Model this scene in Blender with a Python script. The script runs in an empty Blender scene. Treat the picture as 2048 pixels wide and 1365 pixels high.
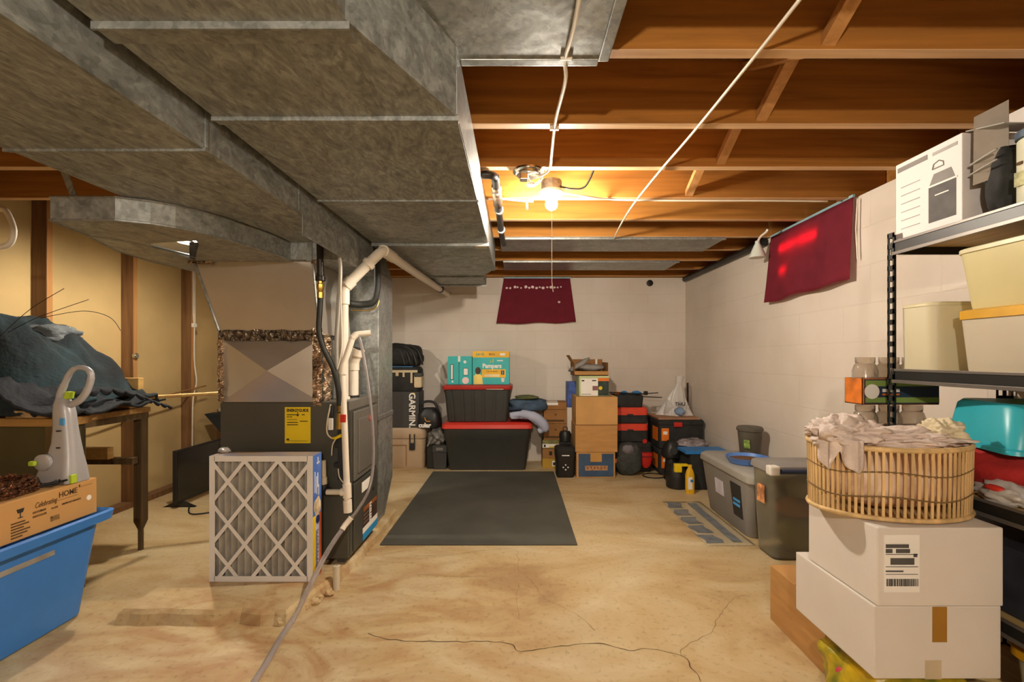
import bpy, bmesh, math, random
from mathutils import Vector, Matrix, noise
R = math.radians
PI = math.pi
C = bpy.context.scene.collection
# ------------------------------------------------------------------ camera
F = 944.0; CX = 1033.0; CY = 715.0; CZ = 1.12
cam_d = bpy.data.cameras.new('camera')
cam_d.sensor_width = 36.0
cam_d.lens = F / 2048 * 36.0
cam_d.shift_x = -9.0 / 2048
cam_d.shift_y = 32.5 / 2048
cam_d.clip_start = 0.02
cam = bpy.data.objects.new('camera', cam_d); C.objects.link(cam)
cam.location = (0, 0, CZ); cam.rotation_euler = (PI / 2, 0, 0)
bpy.context.scene.camera = cam
# ------------------------------------------------------------------ world, exposure, bulbs' strengths
wd = bpy.data.worlds.new('world'); bpy.context.scene.world = wd; wd.use_nodes = True
wd.node_tree.nodes['Background'].inputs[0].default_value = (0.75, 0.8, 0.9, 1)
wd.node_tree.nodes['Background'].inputs[1].default_value = 0.3
vs = bpy.context.scene.view_settings
vs.view_transform = 'Standard'; vs.look = 'None'; vs.gamma = 1; vs.exposure = 2.98
vs.use_curve_mapping = False
bpy.context.scene.cycles.use_denoising = True
bpy.context.scene.cycles.max_bounces = 10
bpy.context.scene.cycles.diffuse_bounces = 6
BULB_MAIN = 340.0      # radiance of the bare bulb in the room
BULB_SIDE = 190.0      # bulb in the joist bay left of the furnace
BULB_BACK = 390.0      # bulb in the part of the basement behind the photographer

# ------------------------------------------------------------------ materials
MATS = {}
def srgb(h):
    if isinstance(h, str):
        c = [int(h[i:i+2], 16) / 255 for i in (0, 2, 4)]
    else:
        c = list(h)
    return tuple((v / 12.92 if v <= 0.04045 else ((v + 0.055) / 1.055) ** 2.4) for v in c) + (1,)
def mat(name, col, rough=0.6, metal=0.0, var=0.12, scale=6.0, bump=0.0, bscale=None, trans=0.0, emit=0.0, spec=0.5, stretch=(1, 1, 1), alpha=1.0, col2=None, detail=4):
    if name in MATS: return MATS[name]
    m = bpy.data.materials.new(name); m.use_nodes = True
    nt = m.node_tree; b = nt.nodes['Principled BSDF']
    c = srgb(col)
    b.inputs['Roughness'].default_value = rough
    b.inputs['Metallic'].default_value = metal
    b.inputs['Specular IOR Level'].default_value = spec
    b.inputs['Transmission Weight'].default_value = trans
    b.inputs['Alpha'].default_value = alpha
    tc = nt.nodes.new('ShaderNodeTexCoord'); mp = nt.nodes.new('ShaderNodeMapping')
    mp.inputs['Scale'].default_value = stretch
    nt.links.new(tc.outputs['Object'], mp.inputs[0])
    if var > 0 or col2:
        n = nt.nodes.new('ShaderNodeTexNoise'); n.inputs['Scale'].default_value = scale; n.inputs['Detail'].default_value = detail
        nt.links.new(mp.outputs[0], n.inputs['Vector'])
        r = nt.nodes.new('ShaderNodeValToRGB')
        lo = srgb(col2) if col2 else tuple(max(0, v * (1 - var * 1.6)) for v in c[:3]) + (1,)
        hi = c if col2 else tuple(min(1, v * (1 + var * 1.2)) for v in c[:3]) + (1,)
        r.color_ramp.elements[0].position = 0.32; r.color_ramp.elements[0].color = lo
        r.color_ramp.elements[1].position = 0.68; r.color_ramp.elements[1].color = hi
        nt.links.new(n.outputs['Fac'], r.inputs[0]); nt.links.new(r.outputs[0], b.inputs['Base Color'])
    else:
        b.inputs['Base Color'].default_value = c
    if bump > 0:
        n2 = nt.nodes.new('ShaderNodeTexNoise'); n2.inputs['Scale'].default_value = bscale or scale * 4; n2.inputs['Detail'].default_value = 5
        nt.links.new(mp.outputs[0], n2.inputs['Vector'])
        bp = nt.nodes.new('ShaderNodeBump'); bp.inputs['Strength'].default_value = bump; bp.inputs['Distance'].default_value = 0.01
        nt.links.new(n2.outputs['Fac'], bp.inputs['Height']); nt.links.new(bp.outputs[0], b.inputs['Normal'])
    if emit > 0:
        b.inputs['Emission Color'].default_value = c; b.inputs['Emission Strength'].default_value = emit
    MATS[name] = m
    return m
def nodes_of(m):
    return m.node_tree, m.node_tree.nodes['Principled BSDF']

def block_wall_mat(name, axis):
    m = bpy.data.materials.new(name); m.use_nodes = True
    nt, b = nodes_of(m); N = nt.nodes.new; L = nt.links.new
    g = N('ShaderNodeNewGeometry'); s = N('ShaderNodeSeparateXYZ'); L(g.outputs['Position'], s.inputs[0])
    c = N('ShaderNodeCombineXYZ'); L(s.outputs[axis], c.inputs[0]); L(s.outputs['Z'], c.inputs[1])
    br = N('ShaderNodeTexBrick'); L(c.outputs[0], br.inputs['Vector'])
    br.inputs['Scale'].default_value = 1.0; br.inputs['Brick Width'].default_value = 0.406; br.inputs['Row Height'].default_value = 0.2
    br.inputs['Mortar Size'].default_value = 0.004; br.inputs['Mortar Smooth'].default_value = 0.8
    br.inputs['Color1'].default_value = srgb('ddd3c6'); br.inputs['Color2'].default_value = srgb('dbd1c4'); br.inputs['Mortar'].default_value = srgb('d9cec0')
    n = N('ShaderNodeTexNoise'); n.inputs['Scale'].default_value = 1.7; n.inputs['Detail'].default_value = 6
    L(g.outputs['Position'], n.inputs['Vector'])
    mx = N('ShaderNodeMix'); mx.data_type = 'RGBA'; mx.blend_type = 'MULTIPLY'; mx.inputs[0].default_value = 0.35
    rr = N('ShaderNodeValToRGB'); rr.color_ramp.elements[0].color = srgb('d8cdbc'); rr.color_ramp.elements[1].color = (1, 1, 1, 1)
    rr.color_ramp.elements[0].position = .3; rr.color_ramp.elements[1].position = .6
    L(n.outputs['Fac'], rr.inputs[0]); L(br.outputs['Color'], mx.inputs[6]); L(rr.outputs[0], mx.inputs[7]); L(mx.outputs[2], b.inputs['Base Color'])
    n2 = N('ShaderNodeTexNoise'); n2.inputs['Scale'].default_value = 60; L(g.outputs['Position'], n2.inputs['Vector'])
    ma = N('ShaderNodeMath'); ma.operation = 'MULTIPLY_ADD'; L(n2.outputs['Fac'], ma.inputs[0]); ma.inputs[1].default_value = 0.12
    inv = N('ShaderNodeMath'); inv.operation = 'SUBTRACT'; inv.inputs[0].default_value = 1; L(br.outputs['Fac'], inv.inputs[1]); L(inv.outputs[0], ma.inputs[2])
    bp = N('ShaderNodeBump'); bp.inputs['Strength'].default_value = 0.3; bp.inputs['Distance'].default_value = 0.004
    L(ma.outputs[0], bp.inputs['Height']); L(bp.outputs[0], b.inputs['Normal'])
    b.inputs['Roughness'].default_value = 0.55
    return m
def floor_mat():
    m = bpy.data.materials.new('concrete_floor'); m.use_nodes = True
    nt, b = nodes_of(m); N = nt.nodes.new; L = nt.links.new
    g = N('ShaderNodeNewGeometry')
    mp = N('ShaderNodeMapping'); mp.inputs['Scale'].default_value = (0.8, 1.5, 1); L(g.outputs['Position'], mp.inputs[0])
    n = N('ShaderNodeTexNoise'); n.inputs['Scale'].default_value = 1.6; n.inputs['Detail'].default_value = 9; n.inputs['Distortion'].default_value = 1.6; n.inputs['Roughness'].default_value = .55
    L(mp.outputs[0], n.inputs['Vector'])
    r = N('ShaderNodeValToRGB'); e = r.color_ramp.elements
    e[0].position = .3; e[0].color = srgb('ae8f66'); e[1].position = .72; e[1].color = srgb('d8c7a2')
    k = e.new(.44); k.color = srgb('c4aa7c'); k = e.new(.56); k.color = srgb('ccb78e')
    L(n.outputs['Fac'], r.inputs[0])
    # rusty wash around the furnace pad
    s = N('ShaderNodeVectorMath'); s.operation = 'DISTANCE'; L(g.outputs['Position'], s.inputs[0]); s.inputs[1].default_value = (-1.0, 1.9, 0)
    mr = N('ShaderNodeMapRange'); L(s.outputs['Value'], mr.inputs[0]); mr.inputs[1].default_value = .3; mr.inputs[2].default_value = 1.5; mr.inputs[3].default_value = 1; mr.inputs[4].default_value = 0
    n3 = N('ShaderNodeTexNoise'); n3.inputs['Scale'].default_value = 2.6; n3.inputs['Detail'].default_value = 8; n3.inputs['Distortion'].default_value = 2.5; L(mp.outputs[0], n3.inputs['Vector'])
    r3 = N('ShaderNodeValToRGB'); r3.color_ramp.elements[0].position = .42; r3.color_ramp.elements[1].position = .64; L(n3.outputs['Fac'], r3.inputs[0])
    mm = N('ShaderNodeMath'); mm.operation = 'MULTIPLY'; L(mr.outputs[0], mm.inputs[0]); L(r3.outputs[0], mm.inputs[1])
    m2 = N('ShaderNodeMath'); m2.operation = 'MULTIPLY'; L(mm.outputs[0], m2.inputs[0]); m2.inputs[1].default_value = .75
    mx = N('ShaderNodeMix'); mx.data_type = 'RGBA'; L(m2.outputs[0], mx.inputs[0]); L(r.outputs[0], mx.inputs[6]); mx.inputs[7].default_value = srgb('a87a4e')
    # fine grime
    n4 = N('ShaderNodeTexNoise'); n4.inputs['Scale'].default_value = 45; n4.inputs['Detail'].default_value = 6; L(g.outputs['Position'], n4.inputs['Vector'])
    r4 = N('ShaderNodeValToRGB'); r4.color_ramp.elements[0].position = .25; r4.color_ramp.elements[0].color = srgb('b8ab92'); r4.color_ramp.elements[1].position = .45; r4.color_ramp.elements[1].color = (1, 1, 1, 1)
    L(n4.outputs['Fac'], r4.inputs[0])
    mx2 = N('ShaderNodeMix'); mx2.data_type = 'RGBA'; mx2.blend_type = 'MULTIPLY'; mx2.inputs[0].default_value = .5
    L(mx.outputs[2], mx2.inputs[6]); L(r4.outputs[0], mx2.inputs[7]); L(mx2.outputs[2], b.inputs['Base Color'])
    rr = N('ShaderNodeMapRange'); L(n.outputs['Fac'], rr.inputs[0]); rr.inputs[3].default_value = .62; rr.inputs[4].default_value = .38; L(rr.outputs[0], b.inputs['Roughness'])
    bp = N('ShaderNodeBump'); bp.inputs['Strength'].default_value = .25; bp.inputs['Distance'].default_value = .01
    L(n.outputs['Fac'], bp.inputs['Height']); L(bp.outputs[0], b.inputs['Normal'])
    b.inputs['Specular IOR Level'].default_value = .35
    return m
def galv_mat(name, base='8f9088', dark='4e5049', rough=.42, metal=.75, scale=9, streak=(1, 1, 1), stain=None):
    m = bpy.data.materials.new(name); m.use_nodes = True
    nt, b = nodes_of(m); N = nt.nodes.new; L = nt.links.new
    g = N('ShaderNodeNewGeometry')
    mp = N('ShaderNodeMapping'); mp.inputs['Scale'].default_value = streak; L(g.outputs['Position'], mp.inputs[0])
    v = N('ShaderNodeTexVoronoi'); v.inputs['Scale'].default_value = 75; L(mp.outputs[0], v.inputs['Vector'])
    n = N('ShaderNodeTexNoise'); n.inputs['Scale'].default_value = scale; n.inputs['Detail'].default_value = 8; n.inputs['Distortion'].default_value = 1.8; n.inputs['Roughness'].default_value = .65
    L(mp.outputs[0], n.inputs['Vector'])
    r = N('ShaderNodeValToRGB'); e = r.color_ramp.elements
    e[0].position = .3; e[0].color = srgb(dark); e[1].position = .7; e[1].color = srgb(base)
    if stain:
        k = e.new(.5); k.color = srgb(stain)
    L(n.outputs['Fac'], r.inputs[0])
    mx = N('ShaderNodeMix'); mx.data_type = 'RGBA'; mx.blend_type = 'SOFT_LIGHT'; mx.inputs[0].default_value = .35
    L(r.outputs[0], mx.inputs[6]); vb = N('ShaderNodeRGBToBW'); L(v.outputs['Color'], vb.inputs[0]); L(vb.outputs[0], mx.inputs[7])
    hs = N('ShaderNodeRGBToBW'); L(mx.outputs[2], hs.inputs[0])
    mx3 = N('ShaderNodeMix'); mx3.data_type = 'RGBA'; mx3.inputs[0].default_value = .35; L(mx.outputs[2], mx3.inputs[6]); L(hs.outputs[0], mx3.inputs[7])
    L(mx3.outputs[2], b.inputs['Base Color'])
    rr = N('ShaderNodeMapRange'); L(n.outputs['Fac'], rr.inputs[0]); rr.inputs[3].default_value = rough + .15; rr.inputs[4].default_value = rough - .1; L(rr.outputs[0], b.inputs['Roughness'])
    b.inputs['Metallic'].default_value = metal
    n2 = N('ShaderNodeTexNoise'); n2.inputs['Scale'].default_value = 5; n2.inputs['Detail'].default_value = 3; L(g.outputs['Position'], n2.inputs['Vector'])
    bp = N('ShaderNodeBump'); bp.inputs['Strength'].default_value = .35; bp.inputs['Distance'].default_value = .02
    L(n2.outputs['Fac'], bp.inputs['Height']); L(bp.outputs[0], b.inputs['Normal'])
    return m
def wood_mat(name, c1, c2, axis='X', rough=.6, scale=3):
    m = bpy.data.materials.new(name); m.use_nodes = True
    nt, b = nodes_of(m); N = nt.nodes.new; L = nt.links.new
    g = N('ShaderNodeNewGeometry'); mp = N('ShaderNodeMapping'); L(g.outputs['Position'], mp.inputs[0])
    mp.inputs['Scale'].default_value = {'X': (.5, 9, 9), 'Y': (9, .5, 9), 'Z': (9, 9, .5)}[axis]
    n = N('ShaderNodeTexNoise'); n.inputs['Scale'].default_value = scale; n.inputs['Detail'].default_value = 7; n.inputs['Distortion'].default_value = .8; L(mp.outputs[0], n.inputs['Vector'])
    r = N('ShaderNodeValToRGB'); e = r.color_ramp.elements
    e[0].position = .3; e[0].color = srgb(c1); e[1].position = .7; e[1].color = srgb(c2)
    L(n.outputs['Fac'], r.inputs[0]); L(r.outputs[0], b.inputs['Base Color'])
    b.inputs['Roughness'].default_value = rough
    bp = N('ShaderNodeBump'); bp.inputs['Strength'].default_value = .15; bp.inputs['Distance'].default_value = .004
    L(n.outputs['Fac'], bp.inputs['Height']); L(bp.outputs[0], b.inputs['Normal'])
    return m

# ------------------------------------------------------------------ objects
def W(px, py, Y):                                   # a point of the room seen at that place of the photo, Y metres in
    return Vector(((px - CX) * Y / F, Y, CZ - (py - CY) * Y / F))
def thing(name, label, cat, loc=(0, 0, 0), group=None, rz=0):
    o = bpy.data.objects.new(name, None); C.objects.link(o)
    o.empty_display_size = .05
    o.location = loc; o.rotation_euler = (0, 0, rz)
    o['label'] = label; o['category'] = cat
    if group: o['group'] = group
    return o
def tag(o, label, cat, group=None, kind=None):
    o['label'] = label; o['category'] = cat
    if group: o['group'] = group
    if kind: o['kind'] = kind
    return o
def wloc(p):
    v = Vector((0, 0, 0)); M = Matrix.Identity(4)
    while p is not None:
        M = Matrix.Translation(p.location) @ Matrix.Rotation(p.rotation_euler[2], 4, 'Z') @ M
        p = p.parent
    return M
def obj(name, bm, m, parent=None, label=None, smooth=False, local=False, kind=None, keep=False):
    """links bm as one mesh; vertices are given in room coordinates unless local"""
    if not local and parent is not None:
        bm.transform(wloc(parent).inverted())
    org = None
    if parent is None:                               # put the origin at the thing's base
        zs = [v.co.z for v in bm.verts]; xs = [v.co.x for v in bm.verts]; ys = [v.co.y for v in bm.verts]
        org = Vector(((min(xs) + max(xs)) / 2, (min(ys) + max(ys)) / 2, min(zs)))
        bm.transform(Matrix.Translation(-org))
    bmesh.ops.recalc_face_normals(bm, faces=bm.faces[:])
    me = bpy.data.meshes.new(name)
    bm.to_mesh(me); bm.free()
    if isinstance(m, (list, tuple)):
        for x in m: me.materials.append(x)
    else:
        me.materials.append(m)
    if smooth:
        for p in me.polygons: p.use_smooth = True
    o = bpy.data.objects.new(name, me); C.objects.link(o)
    if parent is not None: o.parent = parent
    if org is not None: o.location = org
    if label: o['label'] = label
    if kind: o['kind'] = kind
    if smooth == 'auto':
        for p in me.polygons: p.use_smooth = True
        me.set_sharp_from_angle(angle=R(35))
    return o
def struct(name, bm, m, smooth=False):
    o = obj(name, bm, m, None, smooth=smooth); o['kind'] = 'structure'; return o
def copy_tree(o, loc=None, rz=None, label=None, group=None, parent=None):
    c = o.copy(); C.objects.link(c); c.parent = parent
    if loc is not None: c.location = loc
    if rz is not None: c.rotation_euler = (0, 0, rz)
    if label: c['label'] = label
    if group: c['group'] = group
    for ch in list(o.children): copy_tree(ch, parent=c)
    return c

# ------------------------------------------------------------------ shapes
def nb(): return bmesh.new()
def bx(bm, x0, x1, y0, y1, z0, z1, r=0.0, M=None, mi=0):
    n = bmesh.ops.create_cube(bm, size=1)
    vs_ = n['verts']
    for v in vs_:
        v.co = Vector((x0 + (v.co.x + .5) * (x1 - x0), y0 + (v.co.y + .5) * (y1 - y0), z0 + (v.co.z + .5) * (z1 - z0)))
    fs = set(f for v in vs_ for f in v.link_faces)
    if mi:
        for f in fs: f.material_index = mi
    if r > 0:
        es = list(set(e for v in vs_ for e in v.link_edges))
        rr = bmesh.ops.bevel(bm, geom=es, offset=min(r, abs(x1 - x0) * .45, abs(y1 - y0) * .45, abs(z1 - z0) * .45), segments=2, profile=.6, affect='EDGES', clamp_overlap=True)
        vs_ = list(set(v for f in rr['faces'] for v in f.verts))
        if mi:
            for f in rr['faces']: f.material_index = mi
    if M is not None:
        vv = set(vs_)
        for v in vs_:
            for f in v.link_faces: vv.update(f.verts)
        bmesh.ops.transform(bm, matrix=M, verts=list(vv))
    return bm
def B(x0, x1, y0, y1, z0, z1, r=0.0): return bx(nb(), x0, x1, y0, y1, z0, z1, r)
def hexa(bm, p):                                     # eight corners: 4 bottom ring, 4 top ring
    v = [bm.verts.new(q) for q in p]
    for f in ((0, 1, 2, 3), (4, 5, 6, 7), (0, 1, 5, 4), (1, 2, 6, 5), (2, 3, 7, 6), (3, 0, 4, 7)):
        bm.faces.new([v[i] for i in f])
    return bm
def prism(bm, poly, z0, z1):                         # polygon in plan, extruded up
    a = [bm.verts.new((x, y, z0)) for x, y in poly]; b = [bm.verts.new((x, y, z1)) for x, y in poly]
    n = len(poly)
    bm.faces.new(a); bm.faces.new(b[::-1])
    for i in range(n): bm.faces.new((a[i], a[(i + 1) % n], b[(i + 1) % n], b[i]))
    return bm
def slab(bm, pts, d):                                # any planar polygon given thickness vector d
    d = Vector(d); a = [bm.verts.new(p) for p in pts]; b = [bm.verts.new(Vector(p) + d) for p in pts]
    n = len(pts); bm.faces.new(a); bm.faces.new(b[::-1])
    for i in range(n): bm.faces.new((a[i], a[(i + 1) % n], b[(i + 1) % n], b[i]))
    return bm
def smoothpts(pts, n=6):
    P = [Vector(p) for p in pts]
    if len(P) < 3: return P
    out = []
    for i in range(len(P) - 1):
        p0 = P[max(i - 1, 0)]; p1 = P[i]; p2 = P[i + 1]; p3 = P[min(i + 2, len(P) - 1)]
        for k in range(n):
            t = k / n
            out.append(.5 * ((2 * p1) + (p2 - p0) * t + (2 * p0 - 5 * p1 + 4 * p2 - p3) * t * t + (3 * p1 - p0 - 3 * p2 + p3) * t ** 3))
    out.append(P[-1]); return out
def tube(bm, pts, r, seg=10, curve=False, n=6, closed=False):
    P = smoothpts(pts, n) if curve else [Vector(p) for p in pts]
    rings = []; up = None; m = len(P)
    for i, p in enumerate(P):
        if closed: t = (P[(i + 1) % m] - P[i - 1])
        else: t = (P[min(i + 1, m - 1)] - P[max(i - 1, 0)])
        if t.length < 1e-9: t = Vector((0, 0, 1))
        t.normalize()
        if up is None:
            up = Vector((0, 0, 1)) if abs(t.z) < .9 else Vector((1, 0, 0))
        up = up - t * up.dot(t)
        if up.length < 1e-6: up = t.orthogonal()
        up.normalize(); s = t.cross(up)
        rad = r[min(i * len(r) // m, len(r) - 1)] if isinstance(r, (list, tuple)) else r
        rings.append([bm.verts.new(p + (up * math.cos(2 * PI * k / seg) + s * math.sin(2 * PI * k / seg)) * rad) for k in range(seg)])
    for i in range(m if closed else m - 1):
        a, b = rings[i], rings[(i + 1) % m]
        for k in range(seg):
            bm.faces.new((a[k], a[(k + 1) % seg], b[(k + 1) % seg], b[k]))
    if not closed:
        bm.faces.new(rings[0][::-1]); bm.faces.new(rings[-1])
    return bm
def T(pts, r, seg=10, curve=False, n=6): return tube(nb(), pts, r, seg, curve, n)
def lathe(bm, prof, c=(0, 0, 0), seg=24, axis='Z', sx=1, sy=1, caps=True):
    rings = []
    for (rad, z) in prof:
        ring = []
        for k in range(seg):
            a = 2 * PI * k / seg
            p = Vector((rad * sx * math.cos(a), rad * sy * math.sin(a), z))
            if axis == 'Y': p = Vector((p.x, p.z, p.y))
            if axis == 'X': p = Vector((p.z, p.x, p.y))
            ring.append(bm.verts.new(Vector(c) + p))
        rings.append(ring)
    for a, b in zip(rings, rings[1:]):
        for k in range(seg): bm.faces.new((a[k], a[(k + 1) % seg], b[(k + 1) % seg], b[k]))
    if caps: bm.faces.new(rings[0][::-1]); bm.faces.new(rings[-1])
    return bm
def rrect(w, d, r, n=4):
    r = min(r, w / 2 * .98, d / 2 * .98); out = []
    for cx, cy, a0 in ((w / 2 - r, d / 2 - r, 0), (-w / 2 + r, d / 2 - r, 90), (-w / 2 + r, -d / 2 + r, 180), (w / 2 - r, -d / 2 + r, 270)):
        for k in range(n + 1):
            a = R(a0 + 90 * k / n); out.append((cx + r * math.cos(a), cy + r * math.sin(a)))
    return out
def loft(bm, secs, c=(0, 0, 0), M=None, n=4):
    """secs: (z, width, depth, corner radius [, dx, dy]) from bottom to top (may turn back down inside)"""
    rings = []
    for s in secs:
        z, w, d, r = s[:4]; dx, dy = (s[4], s[5]) if len(s) > 4 else (0, 0)
        ring = []
        for x, y in rrect(w, d, r, n):
            p = Vector((c[0] + x + dx, c[1] + y + dy, c[2] + z))
            if M is not None: p = M @ p
            ring.append(bm.verts.new(p))
        rings.append(ring)
    for a, b in zip(rings, rings[1:]):
        m = len(a)
        for k in range(m): bm.faces.new((a[k], a[(k + 1) % m], b[(k + 1) % m], b[k]))
    bm.faces.new(rings[0][::-1]); bm.faces.new(rings[-1])
    return bm
def blob(bm, c, rad, amp=.15, freq=3.0, seed=0, flat=None, sub=4, ridges=0, rot=0, power=1.0):
    r0 = bmesh.ops.create_icosphere(bm, subdivisions=sub, radius=1)
    c = Vector(c); rad = Vector(rad); off = Vector((seed * 7.3, seed * 3.1, seed * 5.7)); cr, sr = math.cos(rot), math.sin(rot)
    for v in r0['verts']:
        p = v.co.copy()
        if power != 1.0:
            p = Vector([math.copysign(abs(q) ** power, q) for q in p])
        nn = noise.noise(p * freq * .6 + off) + .5 * noise.noise(p * freq * 1.5 + off)
        if ridges: nn += ridges * (1 - abs(noise.noise(p * freq + off * 2)) * 3)
        p = p * (1 + amp * nn)
        q = Vector((p.x * rad.x, p.y * rad.y, p.z * rad.z))
        q = Vector((q.x * cr - q.y * sr, q.x * sr + q.y * cr, q.z))
        q += c
        if flat is not None and q.z < flat: q.z = flat
        v.co = q
    return bm
def sheet(bm, fn, nu, nv, th=None):
    """parametric sheet fn(u,v)->point; th gives it thickness"""
    g = [[bm.verts.new(fn(i / nu, j / nv)) for j in range(nv + 1)] for i in range(nu + 1)]
    fs = []
    for i in range(nu):
        for j in range(nv):
            fs.append(bm.faces.new((g[i][j], g[i + 1][j], g[i + 1][j + 1], g[i][j + 1])))
    if th:
        bmesh.ops.recalc_face_normals(bm, faces=fs)
        bmesh.ops.solidify(bm, geom=fs, thickness=th)
    return bm
_FM = {'-Y': Matrix.Rotation(PI / 2, 4, 'X'), '+Z': Matrix.Identity(4),
       '+X': Matrix.Rotation(PI / 2, 4, 'Z') @ Matrix.Rotation(PI / 2, 4, 'X'),
       '-X': Matrix.Rotation(-PI / 2, 4, 'Z') @ Matrix.Rotation(PI / 2, 4, 'X')}
def text(name, body, size, loc, facing, m, parent, spin=0, align='CENTER', shear=0, bold=0, sx=1.0, label=None):
    cu = bpy.data.curves.new('t', 'FONT'); cu.body = body; cu.size = size; cu.align_x = align; cu.align_y = 'CENTER'
    cu.extrude = .0004; cu.shear = shear; cu.offset = bold; cu.resolution_u = 3
    to = bpy.data.objects.new('t', cu); C.objects.link(to)
    dg = bpy.context.evaluated_depsgraph_get()
    me = bpy.data.meshes.new_from_object(to.evaluated_get(dg))
    bm = nb(); bm.from_mesh(me)
    bpy.data.objects.remove(to); bpy.data.curves.remove(cu); bpy.data.meshes.remove(me)
    bm.transform(Matrix.Translation(loc) @ _FM[facing] @ Matrix.Rotation(spin, 4, 'Z') @ Matrix.Diagonal((sx, 1, 1, 1)))
    return obj(name, bm, m, parent, label=label)
def plate(bm, facing, a0, a1, z0, z1, at, th=.0012):
    """thin printed panel or sticker on a face: facing -Y uses x range, +-X uses y range"""
    if facing == '-Y': bx(bm, a0, a1, at - th, at + .0004, z0, z1)
    elif facing == '+X': bx(bm, at - .0004, at + th, a0, a1, z0, z1)
    elif facing == '-X': bx(bm, at - th, at + .0004, a0, a1, z0, z1)
    elif facing == '+Z': bx(bm, a0, a1, z0, z1, at - .0004, at + th)
    return bm
def P(name, facing, a0, a1, z0, z1, at, m, parent, th=.0012, label=None):
    return obj(name, plate(nb(), facing, a0, a1, z0, z1, at, th), m, parent, label=label)

# ------------------------------------------------------------------ material palette
M_floor = floor_mat()
M_wallY = block_wall_mat('painted_block_back', 'X')
M_wallX = block_wall_mat('painted_block_side', 'Y')
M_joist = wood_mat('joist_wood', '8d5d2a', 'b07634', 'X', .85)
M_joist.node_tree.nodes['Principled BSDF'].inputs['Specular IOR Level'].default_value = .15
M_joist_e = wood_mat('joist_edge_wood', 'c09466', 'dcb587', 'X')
M_sub = wood_mat('subfloor_boards', '6e4a22', '8f6230', 'Y')
M_board = mat('tan_wallboard', 'cdb078', .8, var=.08, scale=2, bump=.1)
M_stud = wood_mat('stud_wood', '5f4126', '8a633c', 'Z')
M_stud_o = wood_mat('stud_wood_bright', 'a8763e', 'c8935a', 'Z')  # brighter copy for the lit stud edges, also plain bridging wood
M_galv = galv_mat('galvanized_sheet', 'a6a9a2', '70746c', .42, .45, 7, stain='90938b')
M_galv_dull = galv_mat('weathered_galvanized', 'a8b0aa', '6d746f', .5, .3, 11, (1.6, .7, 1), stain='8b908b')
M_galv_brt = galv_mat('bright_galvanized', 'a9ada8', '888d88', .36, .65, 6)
M_cond = mat('satin_duct_steel', 'c4beb4', .30, .75, .06, 3, bump=.05)
M_furn = mat('charcoal_painted_steel', '4d4c44', .45, .2, .06, 4)
M_furn_l = mat('warm_grey_painted_steel', '77736a', .42, .35, .05, 4)
M_foil = mat('crumpled_foil_tape', 'b39c84', .22, .9, .35, 30, bump=1.0, bscale=60)
M_pvc = mat('white_pvc', 'e6dccb', .35, 0, .03, 8)
M_pvc_d = mat('aged_pvc', 'cfc4ae', .45, 0, .06, 12)
M_rubber = mat('black_rubber', '282924', .6, 0, .15, 20)
M_black = mat('black_plastic', '1d1d1c', .45, 0, .12, 12)
M_blackm = mat('black_matte', '262624', .8, 0, .2, 15, bump=.2)
M_dgrey = mat('dark_grey_plastic', '3a3a38', .55, 0, .1, 10)
M_iron = mat('black_iron_pipe', '34302c', .4, .6, .25, 12)
M_brass = mat('brass', 'b09045', .3, .9, .1, 20)
M_copper = mat('copper', '9a5f3c', .35, .9, .2, 20)
M_white = mat('white_plastic', 'e8e4da', .4, 0, .03, 5)
M_whitec = mat('white_carton', 'ddd5cb', .7, 0, .04, 3)
M_cardb = mat('cardboard', 'bd8d52', .85, 0, .08, 5, stretch=(1, 1, 6))
M_cardb2 = mat('pale_cardboard', 'c99a5e', .85, 0, .08, 4)
M_cardb_d = mat('brown_cardboard', '9a6c3b', .85, 0, .1, 5)
M_kraft = mat('packing_tape', 'a5762c', .3, 0, .06, 8)
M_ink = mat('black_ink', '2b2620', .8, 0, 0)
M_inkb = mat('brown_ink', '5b4020', .8, 0, 0)
M_grey = mat('mid_grey_plastic', '77756f', .5, 0, .06, 6)
M_greyl = mat('light_grey_plastic', 'a09c93', .5, 0, .05, 5)
M_red = mat('red_plastic', 'c4271e', .4, 0, .05, 8)
M_yellow = mat('yellow_print', 'e8c813', .5, 0, .04, 8)
M_orange = mat('orange_print', 'e8781c', .5, 0, .05, 8)
M_teal = mat('teal_print', '33b5b4', .5, 0, .04, 8)
M_blue = mat('blue_plastic', '2f7ec4', .4, 0, .06, 8)
M_paper = mat('white_print', 'f0ece4', .7, 0, .02, 8)
M_cable = mat('white_cable', 'dcd3c0', .5, 0, .04, 10)
M_steel = mat('shiny_steel', 'c9c6bf', .2, 1, .05, 10)

# ================================================================== THE SETTING
XL, XR, YB, YF, ZJ, ZS = -2.95, 1.826, 5.1, -2.6, 1.98, 2.215
struct('floor', B(XL - .2, XR + .25, YF - .1, YB + .2, -.1, 0), M_floor)
bm = B(XL - .2, XR + .25, YB, YB + .2, 0, ZJ); struct('wall_back', bm, M_wallY)
bm = B(XR, XR + .22, YF, YB, 0, ZJ); struct('wall_right', bm, M_wallX)
struct('wall_left', B(XL - .03, XL, YF, YB, 0, ZS), M_board)
struct('wall_front', B(XL - .2, XR + .25, YF - .1, YF, 0, ZS), M_wallY)
struct('ceiling', B(XL - .2, XR + .3, YF - .1, YB + .3, ZS, ZS + .04), M_sub)
struct('trim_1', B(XL, XR + .22, YB - .005, YB + .03, ZJ, ZS), M_joist)          # rim joist over the back wall
struct('trim_2', B(XR + .17, XR + .21, YF, YB, ZJ, ZS), M_joist)                 # rim joist over the right wall
struct('baseboard_left', B(XL, XL + .09, YF, YB, 0, .04), M_stud)
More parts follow.
